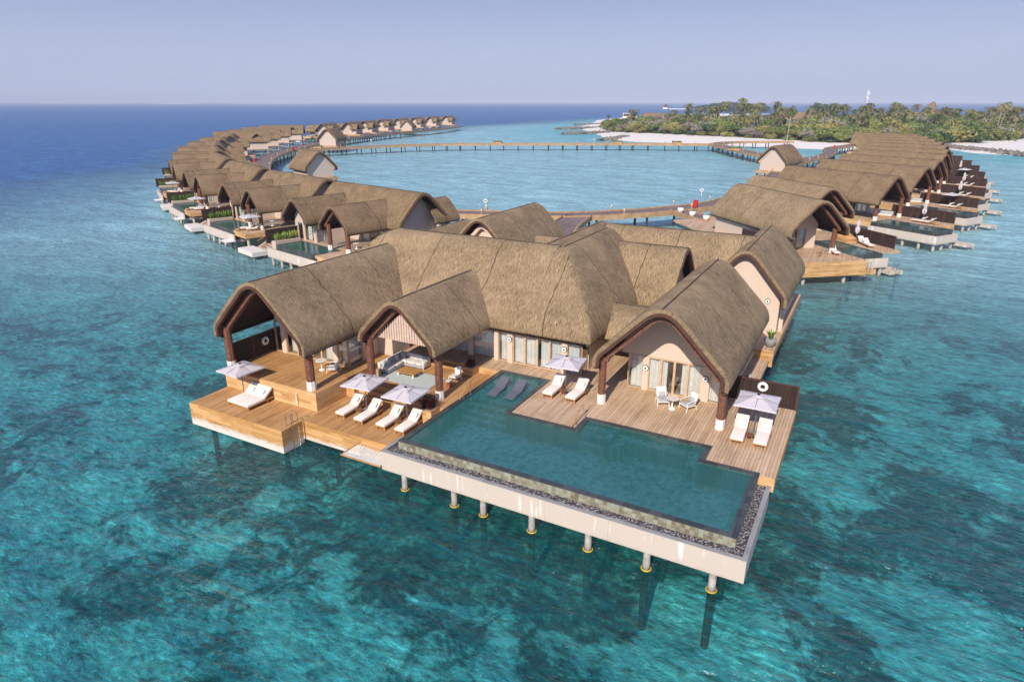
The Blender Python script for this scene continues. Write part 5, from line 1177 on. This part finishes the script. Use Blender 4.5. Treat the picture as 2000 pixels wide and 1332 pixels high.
for x, y in ((-1.6, 3.3), (-11.6, 12.4), (-1.6, -3.3)): column(t, x, y, D, 5.9, .3)
MB().prism([(-19, -4.6), (-.6, -4.6), (2.1, -3.2), (2.75, 4.6), (-8.5, 4.6), (-8.5, 9.1), (-.5, 9.1), (-.5, 12.3), (-28, 12.3), (-28, -4)], D - .3, D).build('deck_boards', 'deck', t)
b = MB(); pp = [(-19, -4.64), (-.6, -4.64), (2.14, -3.22), (2.79, 4.6)]
for (x0, y0), (x1, y1) in zip(pp, pp[1:]): b.quad((x0, y0, 1.1), (x1, y1, 1.1), (x1, y1, D - .01), (x0, y0, D - .01)); b.quad((x0, y0 + .03, 1.1), (x1, y1 + .03, 1.1), (x1, y1 + .03, D - .01), (x0, y0 + .03, D - .01))
b.box(2.0, 2.9, 4.0, 6.0, 1.1, 1.7); b.build('edge_boards', 'riser', t, recalc=False)
b = MB(); b.box(.3, .5, 4.62, 9.8, 1.15, 2.3); b.box(-8.4, .3, 4.65, 9.05, 1.15, 1.5); b.build('fascia', 'fascia', t)
b = MB(); b.box(-8.45, .28, 4.62, 4.92, 1.5, D + .004); b.box(-8.45, .28, 8.8, 9.08, 1.5, D + .004); b.box(-.02, .28, 4.92, 8.8, 1.5, D); b.box(-8.45, -8.2, 4.92, 8.8, 1.5, D); b.box(-8.2, -.02, 4.92, 8.8, 1.5, 1.7); b.build('pool_wall', 'coping', t)
MB().quad((-8.2, 4.92, 2.82), (-.02, 4.92, 2.82), (-.02, 8.8, 2.82), (-8.2, 8.8, 2.82)).build('pool_water', 'poolwater', t, recalc=False)
for x, y in ((1.5, -2.6), (2.0, 2.5), (.1, 5.2), (.1, 7.2), (.1, 9.2), (-1, -3.9), (-5, -3.9), (-10, -4), (-16, -4), (-2, 11.8), (-8, 11.8)): pile(t, x, y, 1.12, .2)
MB().box(-1.2, 1.3, 9.6, 11.5, .4, .85).build('lower_platform', 'weathered', t); pile(t, .8, 11.1, .4, .16)
for k in range(6): MB().box(-8.5 + .4 * k, -8.1 + .4 * k, 9.12, 11.2, D + .002, D + 1.0 - .16 * k).build('step', 'riser', t)
t.location = (*o, 0); t.rotation_euler = (0, 0, R(a)); nm = 'double gabled villa'
def rotfence(x0, y0, x1, y1, label, h=1.9, mat='dark_far'):
    p, q = rel(o, a, x0, y0, 0), rel(o, a, x1, y1, 0); fence('privacy_fence', label, p[:2], q[:2], D, D + h, mat, 1.9)
rotfence(-9.0, -4.3, -.5, -4.3, 'dark screen fence along the near side of the double gabled villa', 2.0); rotfence(-9.5, 12.2, -1.4, 12.2, 'dark fence behind the loungers of the double gabled villa', 1.6)
place(CP, rel(o, a, -4.2, -2.6, D), 0, 'folded white parasol by the near screen of the double gabled villa'); place(CP, rel(o, a, -6.8, 11.2, D), 0, 'folded white parasol beside the pool fence of the double gabled villa')
place(LO, rel(o, a, -.1, 2.9, D), R(a + 70), 'ivory lounger at the column foot on the double gabled villa'); place(LO, rel(o, a, -1.3, -3.3, D), R(a + 80), 'ivory lounger half hidden by the near screen of the double villa')
place(LO, rel(o, a, -2.6, 10.0, D), R(a + 75), 'ivory lounger seaward of the pair by the pool fence of the double villa'); place(LO, rel(o, a, -3.9, 10.4, D), R(a + 75), 'ivory lounger inland of the pair by the pool fence of the double villa')
place(STB, rel(o, a, -.2, .6, D), 0, 'small round side table on the open deck of the double gabled villa'); place(OS, rel(o, a, -12.2, 7.5, D), R(a + 90), 'pale outdoor sofa under the rear gable of the double villa')
q = rel(o, a, 2.75, 4.9, 1.7); ladder(*q, math.cos(R(a)), math.sin(R(a)), 'steel bathing ladder at the wood clad deck corner of the double villa')
q = rel(o, a, 1.3, 10.6, .85); ladder(*q, math.cos(R(a)), math.sin(R(a)), 'steel bathing ladder on the low pale platform of the double villa', -.8)
# pavilions on the boardwalks
def pavilion():
    t = thing('jetty_pavilion', 'x', 'pavilion'); A = (3.5, 8.0, 5.0, 4.3); roof(t, Y_, 0, -.7, 7.6, *A, trim0=True, trim1=True, mat='thatch_far', step=1.6)
    MB().prism_on(gable_poly(*A, .8, 2.9), -.02, 7, Y_).build('wall', 'stucco_far', t)
    I1, I2 = inner(*A, .45), inner(*A, .79); lp = [[(I1[k][0], -.2, I1[k][1]), (I2[k][0], -.2, I2[k][1]), (I2[k][0], .1, I2[k][1]), (I1[k][0], .1, I1[k][1])] for k in range(len(I1))]
    b = MB(); b.gridrows(lp, True); b.quad(*lp[0]); b.quad(*lp[-1]); b.build('plaster_surround', 'stucco_far', t, smooth=True)
    MB().box(-3.4, 3.4, -.6, 7.6, 2.3, 2.88).build('platform', 'kerb', t)
    for x in (-3, -1.5, 0, 1.5, 3):
        for y in (-.3, 3.5, 7.2): pile(t, x, y, 2.3, .16, 'pile_dark')
    return t
PV = pavilion()
for x, y, a, s, l in ((-203.7, 213.6, 20, 1.3, 'small gabled pavilion at the left boardwalk junction'), (-117.8, 120.2, 68, 1.2, 'small gabled pavilion with blank front wall on the near left lagoon side'), (-266.4, 350.1, 22, 1.2, 'small gabled pavilion farthest along the curved boardwalk'), (-25.3, 189.6, -16, 1.25, 'small gabled pavilion on the right side of the lagoon')):
    place(PV, (x, y, -2.85 * (s - 1)), R(a), l, 'gabled pavilions on the boardwalks', scale=(s, s, s))

# ---------------------------------------------------------------- island trees
def broadleaf(name, label, mat, seed, h=8., rad=5., n=1500, leaf=.62, bare=False):
    r = random.Random(seed); t = thing(name, label, 'tree'); lob = []
    for k in range(10):
        a = r.uniform(0, 6.28); q = rad * math.sqrt(r.random()) * .68; zc = h * (.42 + .38 * r.random() * (1 - q / rad * .6)); lob.append((q * math.cos(a), q * math.sin(a), zc, rad * r.uniform(.28, .5)))
    b = MB()
    for k in range(n):
        x, y, z, s = r.choice(lob); d = Vector((r.gauss(0, 1), r.gauss(0, 1), r.gauss(0, 1) * .9 + .25)).normalized(); f = s * (r.random() ** .35) * r.uniform(.85, 1.12)
        c = Vector((x, y, z)) + Vector((d.x, d.y, d.z * .72)) * f
        if c.z < .6: c.z = r.uniform(.5, 1.4)
        nn = (d + Vector((r.gauss(0, .6), r.gauss(0, .6), r.gauss(0, .6)))).normalized(); u = nn.orthogonal().normalized(); v = nn.cross(u); l = leaf * r.uniform(.55, 1.25); g_ = r.uniform(0, 3.14); uu = (u * math.cos(g_) + v * math.sin(g_)) * l; vv = (v * math.cos(g_) - u * math.sin(g_)) * l * .55
        b.quad(c - uu, c - vv * .9, c + uu, c + vv)
    b.build('crown', mat, t, recalc=False)
    b = MB()
    for k in range(4 if not bare else 7):
        a = r.uniform(0, 6.28); x, y, z, s = lob[k]; p0 = Vector((r.uniform(-.5, .5), r.uniform(-.5, .5), -.4)); p1 = Vector((x, y, z)); m = (p0 + p1) / 2 + Vector((r.uniform(-.6, .6), r.uniform(-.6, .6), -.3)); b.tube([p0, m, p1], [.22, .15, .05], 5)
    b.build('trunk', 'bark', t); return t
def palm(label, seed, h=11., lean=1.5, mat='palm0', nf=17, fl=3.4):
    r = random.Random(seed); t = thing('palm_tree', label, 'palm'); la = r.uniform(0, 6.28)
    P_ = [Vector((lean * (k / 7) ** 1.6 * math.cos(la), lean * (k / 7) ** 1.6 * math.sin(la), -.4 + (h + .4) * k / 7)) for k in range(8)]
    MB().tube(P_, [.24, .19, .17, .16, .15, .14, .14, .16], 6).build('trunk', 'palm_bark', t, smooth=True); top = P_[-1]; b = MB(); db = MB()
    for k in range(nf):
        a = 6.283 * k / nf + r.uniform(-.2, .2); el = r.choice([1.15, .75, .4, .1, -.25, -.6]) + r.uniform(-.15, .15); L_ = fl * r.uniform(.8, 1.1); tgt = db if el < -.45 else b; pts = []
        p = Vector(top); e = el
        for q in range(9):
            pts.append(Vector(p)); p = p + Vector((math.cos(a) * math.cos(e), math.sin(a) * math.cos(e), math.sin(e))) * (L_ / 8); e -= .19 + .05 * q * (.6 if el > .5 else .4)
        for q in range(8):
            d = (pts[q + 1] - pts[q]).normalized(); sd_ = d.cross(Vector((0, 0, 1))); sd_ = sd_.normalized() if sd_.length > .05 else Vector((math.sin(a), -math.cos(a), 0)); wl = fl * .2 * math.sin(math.pi * (q + 1.2) / 9.6) + .12
            for s in (-1, 1):
                for u in (.15, .65):
                    c = pts[q].lerp(pts[q + 1], u); tip = c + sd_ * s * wl + d * wl * .55 + Vector((0, 0, -wl * r.uniform(.25, .7)))
                    tgt.quad(c - d * .07, c + d * .13, tip + d * .03, tip - d * .03)
    b.build('crown', mat, t, recalc=False)
    if db.f: db.build('dead_fronds', 'palm1', t, recalc=False)
    return t
def bush(label, seed, mat): return broadleaf('beach_bush', label, mat, seed, 3.4, 3.6, 700, .42)
TT = {'g': [broadleaf('broadleaf_tree', 'x', 'leaf0', 1), broadleaf('broadleaf_tree', 'x', 'leaf0', 2, 9., 5.6, 1700)], 'o': [broadleaf('broadleaf_tree', 'x', 'leaf1', 3), broadleaf('broadleaf_tree', 'x', 'leaf1', 4, 8.6, 5.4)],
      'y': [broadleaf('broadleaf_tree', 'x', 'leaf2', 5, 8., 5.2, 900, .5, True)], 'd': [broadleaf('broadleaf_tree', 'x', 'leaf3', 6, 9.4, 5.6, 1700), broadleaf('broadleaf_tree', 'x', 'leaf3', 7, 8.2, 5.)]}
TP = [palm('x', 11, 11, 1.2), palm('x', 12, 13, 2.6), palm('x', 13, 9.5, .8), palm('x', 14, 12, 3.4, 'palm1')]
TB_ = [bush('x', 21, 'leaf0'), bush('x', 22, 'leaf1'), bush('x', 23, 'leaf3')]
KIND = {'g': 'rounded bright green broadleaf tree', 'o': 'olive and yellow green broadleaf tree', 'y': 'half bare greyish tree with thin foliage', 'd': 'dense dark green broadleaf tree'}
FE = [(-214, 566), (-205, 538), (-187, 490), (-163, 446), (-138, 425), (-108, 411), (-80, 400), (-50, 381), (-29, 367), (-6, 364), (12, 380), (27, 396), (42, 414), (57, 438), (74, 480), (92, 530), (120, 620)]
fe = spline(FE, 2.); r_ = random.Random(31)
def along(s):
    acc = 0.
    for i in range(1, len(fe)):
        d = (fe[i] - fe[i - 1]).length
        if acc + d >= s: return fe[i - 1].lerp(fe[i], (s - acc) / d), (fe[i] - fe[i - 1]).normalized()
        acc += d
    return fe[-1], (fe[-1] - fe[-2]).normalized()
LEN = sum((fe[i] - fe[i - 1]).length for i in range(1, len(fe)))
def where(p):
    if p.x < -150: return 'at the left point'
    if p.x < -90: return 'behind the wide beach'
    if p.x < -35: return 'near the boardwalk landing'
    if p.x < 10: return 'behind the right villa row'
    return 'on the right shore'
def tree_at(kind, p, s, extra):
    pr = r_.choice(TT[kind]); place(pr, (p.x, p.y, .9), r_.uniform(0, 6.28), '%s %s, %s' % (KIND[kind], extra, where(p)), 'broadleaf trees of the island', (s * r_.uniform(.9, 1.15), s * r_.uniform(.9, 1.15), s * r_.uniform(.85, 1.1)))
rows = [(2.5, 8.2, .78, 'in the front rank'), (9., 8.6, .9, 'in the second rank'), (18, 9.6, 1.0, 'in the middle ranks'), (30, 10.5, 1.1, 'in the middle ranks'), (44, 12, 1.2, 'in the rear ranks'), (62, 13.5, 1.3, 'in the rear ranks')]
for off, sp, sc, tx in rows:
    s = r_.uniform(0, sp)
    while s < LEN:
        p, d = along(s); nrm = Vector((-d.y, d.x, 0)); q = p + nrm * (off + r_.uniform(-2.5, 2.5)); f = s / LEN
        k = r_.choices('goyd', (3, 3, 2.6, 1.5) if f < .5 else (3.5, 3, .8, 3))[0]
        if off < 8 and f < .12: k = r_.choice('gyo')
        hs_ = .62 + .38 * min(1, f * 6); tree_at(k, q, 1.14 * sc * hs_ * r_.uniform(.85, 1.12), tx); s += sp * r_.uniform(.8, 1.2)
s = 4.
while s < LEN * .93:
    p, d = along(s); q = p + Vector((-d.y, d.x, 0)) * r_.uniform(-2, 1); k = r_.randrange(3); z_ = r_.uniform(.7, 1.2)
    place(TB_[k], (q.x, q.y, .8), r_.uniform(0, 6.28), '%s bush at the edge of the sand, %s' % (('bright green', 'olive', 'dark green')[k], where(q)), 'beach bushes of the island', (z_, z_, z_)); s += r_.uniform(6, 15)
def palm_at(k, p, s, tx): place(TP[k], (p.x, p.y, .8), r_.uniform(0, 6.28), tx, 'palms of the island', (s, s, s * r_.uniform(.92, 1.1)))
for i in range(118):
    f = r_.random() ** .8; s = (.1 + .9 * f) * LEN; p, d = along(s); o_ = r_.choice([r_.uniform(12, 45), r_.uniform(35, 110), r_.uniform(60, 190)]); q = p + Vector((-d.y, d.x, 0)) * o_
    palm_at(r_.randrange(4), q, r_.uniform(.95, 1.25) + min(.3, o_ / 500), 'coconut palm above the canopy %s, %s' % ('near its front' if o_ < 40 else 'deep inland', where(q)))
for x, y, k, s in ((36.9, 439.5, 1, 1.1), (36, 470, 1, 1.1), (41, 500, 0, 1.15), (47, 520, 3, 1.15), (54, 470, 1, 1.2), (57, 476, 3, 1.2), (62.5, 517, 0, 1.2), (66, 530, 1, 1.2), (70, 545, 3, 1.2), (73, 520, 0, 1.2), (78, 548, 1, 1.25), (84, 565, 1, 1.25), (90, 575, 3, 1.25), (64, 490, 2, 1.2), (75, 505, 0, 1.25), (86, 540, 1, 1.25), (96, 560, 0, 1.3), (44, 455, 3, 1.05)):
    palm_at(k, Vector((x, y, 0)), s, 'leaning pale trunked palm at the edge of the trees on the right shore')
palm_at(1, Vector((-44.5, 374, 0)), 1.25, 'tall single palm with bare pale trunk at the sand edge behind the landing')
for x, y, s in ((-196, 520, .75), (-170, 500, .8), (-120, 470, 1.25), (-118, 478, 1.1), (-84, 440, 1.35), (-80, 446, 1.3), (-70, 430, 1.25), (-88, 452, 1.3), (-58, 415, 1.2)): palm_at(r_.randrange(3), Vector((x, y, 0)), s, 'tall coconut palm rising over the canopy on the left half of the island')
r4 = random.Random(41); b = MB()
for k in range(9000):
    p, d = along(r4.uniform(.1, 1) * LEN); o_ = r4.uniform(74, 230); q = p + Vector((-d.y, d.x, 0)) * o_; z = 1 + (4.5 + 2. * noise.noise(Vector((q.x * .06, q.y * .06, 2)))) * r4.random() ** .4; s_ = r4.uniform(.8, 1.7)
    nn = Vector((r4.gauss(0, 1), r4.gauss(0, 1), r4.gauss(0, 1) + .4)).normalized(); u = nn.orthogonal().normalized() * s_; v = nn.cross(u) * .6; c = Vector((q.x, q.y, z)); b.quad(c - u, c - v, c + u, c + v)
tag(b.build('inland_wood', 'leaf0', None, recalc=False), 'inland wood of the island reading as one green mass', 'wood', None, 'stuff')
for x, y, k, s in ((24, 392, 2, 1.9), (30, 398, 1, 2.1), (35, 404, 2, 2.2), (38, 414, 0, 1.9), (41, 426, 1, 1.8), (33, 412, 0, 2.), (44, 440, 2, 1.9), (27, 404, 1, 1.9), (20, 386, 0, 1.7), (48, 452, 0, 1.8), (39, 398, 2, 1.5), (46, 422, 1, 1.9), (51, 432, 2, 2.), (56, 446, 0, 1.9), (61, 458, 1, 2.), (66, 474, 2, 2.1), (72, 490, 0, 2.2)):
    place(TB_[k], (x, y, .8), r_.uniform(0, 6.28), 'large %s bush on the sand of the right shore' % ('bright green', 'olive', 'dark green')[k], 'beach bushes of the island', (s, s, s))
lit = []
for i in range(0, len(fe), 4):
    d = (fe[min(i + 1, len(fe) - 1)] - fe[max(i - 1, 0)]).normalized(); q = fe[i] + Vector((-d.y, d.x, 0)) * (2.5 + 2 * noise.noise(fe[i] * .1)); lit.append((q.x, q.y))
o_ = MB().prism(lit + [(330, 900), (200, 1300), (-150, 1200), (-240, 800)], .4, 1.9).build('forest_floor', plain('leaf_litter', (.07, .075, .035), .95, .4, .5), None); o_['kind'] = 'structure'
# rocks, buildings and marks of the island
def rocks(label, p0, p1, w_, n, h, seed):
    r = random.Random(seed); b = MB(); p0, p1 = Vector((*p0, 0)), Vector((*p1, 0)); d = (p1 - p0); nr = Vector((-d.y, d.x, 0)).normalized()
    for k in range(n):
        o_ = r.gauss(0, .45); c = p0 + d * r.random() + nr * o_ * w_; s = r.uniform(.5, 1.25); z = max(-.3, h * (1 - abs(o_)) * r.uniform(.5, 1)); i = len(b.v)
        for v in ((1, 0, 0), (-1, 0, 0), (0, 1, 0), (0, -1, 0), (0, 0, 1), (0, 0, -1)): b.v.append((c.x + (v[0] + r.uniform(-.35, .35)) * s, c.y + (v[1] + r.uniform(-.35, .35)) * s, z + (v[2] * .8 + r.uniform(-.3, .3)) * s))
        for f in ((0, 2, 4), (2, 1, 4), (1, 3, 4), (3, 0, 4), (2, 0, 5), (1, 2, 5), (3, 1, 5), (0, 3, 5)): b.f.append(tuple(i + q for q in f))
    o_ = b.build('rock_breakwater', 'rock', None); tag(o_, label, 'breakwater', None, 'stuff')
rocks('low breakwater of grey boulders farthest out at the island point', (-257, 592), (-236, 612), 4, 160, 1.1, 1); rocks('breakwater of grey boulders in the middle at the island point', (-226, 488), (-203, 522), 4, 260, 1.3, 2)
rocks('breakwater of grey boulders nearest the island point tree line', (-187, 413), (-163, 452), 4, 300, 1.3, 3); rocks('short breakwater of boulders running towards the far crossing', (-137, 352), (-136, 392), 4.5, 220, 1.2, 4)
rocks('long breakwater of boulders off the right shore', (24, 380), (52, 326), 4.5, 420, 1.2, 5); rocks('breakwater of boulders beyond the long one on the right shore', (50, 432), (74, 402), 4, 200, 1.2, 6)
t = thing('thatched_hall', 'wide thatched island building with a round arched dormer above the trees', 'building', (18, 648, 1))
roof(t, X_, 650, -4, 42, 9, 12.5, 5.5, 3.5, mat='thatch_far', step=3.); roof(t, Y_, 9, 636, 650, 6.5, 12.2, 5, 3.5, trim0=True, mat='thatch_far', step=3.); roof(t, Y_, 33, 637, 650, 4.5, 11.5, 6, 4.5, trim0=True, mat='thatch_far', step=3.)
MB().box(-2, 40, 643, 656, .5, 5.5).build('wall', 'stucco_far', t); MB().prism_on(gable_poly(6.5, 12.2, 5, 3.5, 1., 1.), 637.5, 638, Y_, 9).build('dormer_glass', 'floor_dark', t)
t = thing('thatched_spire', 'steep thatched spire rising among the palms behind the arched hall', 'building', (28.5, 699, 1)); b = MB(); b.gridrows([[(28.5 + r0 * math.cos(a) + (1.5 if z > 15 else 0), 699 + r0 * math.sin(a), z) for a in [6.2832 * k / 16 for k in range(16)]] for r0, z in ((8.5, 6), (7.2, 10), (4.6, 15), (2.2, 18.6), (.3, 20.4))], True)
for fi in range(len(b.f)): b.uv[fi] = [(0, 0), (1.5, 0), (1.5, 3), (0, 3)]
b.build('thatched_roof', 'thatch_far', t, smooth=True); MB().lathe([(6, .5), (6, 6.2)], 28.5, 699, 16).build('wall', 'stucco_far', t)
t = thing('radio_mast', 'white antenna mast rising above the island trees', 'mast', (-17.4, 582.8, 1)); MB().tube([(-17.4, 582.8, 1), (-17.4, 582.8, 26.5)], [.3, .12], 6).build('pole', 'white', t)
for dx, z in ((-.7, 23.5), (.9, 25.8), (0, 27.3), (-.6, 26.4), (.7, 22.2)): MB().box(-17.4 + dx * .8 - .22, -17.4 + dx * .8 + .22, 582.5, 583.1, z - .9, z + .9).build('antenna', 'white', t)
t = thing('thatched_house', 'low dark roofed house hidden in the trees at the island point', 'building', (-165, 548, 1)); roof(t, X_, 552, -178, -156, 5, 11.6, 8, 7, mat='thatch_far', step=4.); MB().box(-176, -158, 549, 555, .5, 7.5).build('wall', 'stucco_far', t)
t = thing('thatched_house', 'low brown roofed house between palms left of the antenna mast', 'building', (-60, 560, 1)); roof(t, X_, 560, -76, -44, 6, 13, 8.5, 7.5, mat='thatch_far', step=4.); MB().box(-74, -46, 556, 564, .5, 8).build('wall', 'stucco_far', t)
t = thing('house_boat', 'pale flat topped boat at anchor beyond the island point', 'boat', (-295, 864, 0)); MB().prism([(-306, 862), (-288, 860), (-284, 864), (-288, 868), (-306, 867)], -.3, 2.2).build('hull', 'white', t); MB().box(-304, -290, 861.5, 866.5, 2.2, 5.2).build('cabin', 'trim', t); MB().box(-306, -288, 860.5, 867.5, 5.7, 6.2).build('roof', 'cushion', t)
for x in (-305, -296, -289): MB().box(x - .2, x + .2, 861, 861.4, 2.2, 5.7).build('post', 'white', t)
t = thing('jetty_hut', 'thatched hut with long pale jetty on the horizon behind the island', 'building', (-513, 1770, 0)); b = MB(); b.gridrows([[(-513 + r0 * math.cos(a), 1770 + r0 * math.sin(a), z) for a in [6.2832 * k / 12 for k in range(12)]] for r0, z in ((9, 8), (5, 11), (.5, 15))], True); b.build('roof', 'trim', t); MB().box(-519, -507, 1764, 1776, 2.5, 8).build('wall', 'white', t); MB().box(-504, -420, 1768, 1773, 2, 3.6).build('jetty', 'white', t)
r2 = random.Random(77); b = MB()
for k in range(4200):
    x, y = -380 + 150 * r2.random() ** 1. + r2.uniform(-6, 6), 1500 + r2.uniform(0, 90); z = .5 + 18 * r2.random() * (.5 + .5 * math.sin((x + 380) / 150 * 3.1)) ; s_ = r2.uniform(1.2, 2.6); d = Vector((r2.gauss(0, 1), r2.gauss(0, 1), r2.gauss(0, 1))).normalized(); u = d.orthogonal().normalized() * s_; v = d.cross(u); c = Vector((x, y, z)); b.quad(c - u, c - v * .6, c + u, c + v * .6)
tag(b.build('distant_wood', 'foliage_stuff', None, recalc=False), 'distant palm wood on the next island along the horizon', 'wood', None, 'stuff')
def bank(name, pts, w_, h):
    b = MB(); rows = []
    for k, (x, y) in enumerate(pts):
        f = math.sin(math.pi * k / (len(pts) - 1)); n = Vector((x, y, 0)).normalized(); rows.append([Vector((x, y, 0)) + n * s * w_ * (.2 + f) + Vector((0, 0, z)) for s, z in ((-1, -.5), (-.4, h * f), (.4, h * f), (1, -.5))])
    b.gridrows(rows); o_ = b.build(name, 'sand', None); o_['kind'] = 'structure'
bank('sandbank', [(-6590 + 540 * k / 8, 4379 + 295 * k / 8) for k in range(9)], 60, 5.); bank('sandbank', [(-5990 + 1100 * k / 8, 4705 + 560 * k / 8) for k in range(9)], 30, 3.); bank('sandbank', [(-7600 + 980 * k / 8, 3830 + 540 * k / 8) for k in range(9)], 30, 2.4)
# two small figures strolling on the sand
def person(x, y, z, rz, top, label):
    P_ = [((0, 0, .95), .13), ((0, 0, 1.2), .15), ((0, 0, 1.42), .15), ((0, 0, 1.5), .06), ((0, .01, 1.62), .1), ((0, .01, 1.72), .09), ((.1, .04, .88), .1), ((.11, .12, .48), .07), ((.11, .1, .05), .045), ((.11, .26, .02), .04), ((-.1, 0, .88), .1), ((-.11, -.1, .48), .07), ((-.11, -.24, .08), .045), ((-.11, -.12, .03), .04), ((.2, 0, 1.4), .06), ((.24, -.06, 1.12), .045), ((.24, .02, .86), .04), ((-.2, 0, 1.4), .06), ((-.24, .08, 1.12), .045), ((-.23, .16, .88), .04)]
    E_ = [(0, 1), (1, 2), (2, 3), (3, 4), (4, 5), (0, 6), (6, 7), (7, 8), (8, 9), (0, 10), (10, 11), (11, 12), (12, 13), (2, 14), (14, 15), (15, 16), (2, 17), (17, 18), (18, 19)]
    me = bpy.data.meshes.new('person'); me.from_pydata([p for p, r in P_], E_, []); o_ = bpy.data.objects.new('person', me); COL.objects.link(o_); md = o_.modifiers.new('skin', 'SKIN'); o_.modifiers.new('sub', 'SUBSURF').levels = 1
    for v, (p, r) in zip(me.skin_vertices[0].data, P_): v.radius = (r, r)
    me.skin_vertices[0].data[0].use_root = True; me.materials.append(M[top]); o_.location = (x, y, z); o_.rotation_euler = (0, 0, rz); tag(o_, label, 'person', 'people on the beach')
person(-62, 343.5, .75, R(-60), 'cushion', 'person in pale clothes walking on the beach, left of the two'); person(-59, 342.5, .75, R(-60), 'brick', 'person in reddish clothes walking on the beach, right of the two')
# ---------------------------------------------------------------- haze
hz = MB().box(-19500, 19500, -3000, 19500, -22, 62).build('haze', plain('haze_air', (1, 1, 1)), None); hz['kind'] = 'stuff'; hz['label'] = 'thin pale sea haze over the whole lagoon'; hz['category'] = 'haze'
ht = hz.data.materials[0].node_tree
for n in [n for n in ht.nodes if n.type != 'OUTPUT_MATERIAL']: ht.nodes.remove(n)
pv = ht.nodes.new('ShaderNodeVolumePrincipled'); pv.inputs['Color'].default_value = (.74, .82, 1, 1); pv.inputs['Density'].default_value = 1.5e-4; pv.inputs['Anisotropy'].default_value = -.15
ht.links.new(pv.outputs[0], ht.nodes['Material Output'].inputs['Volume'])
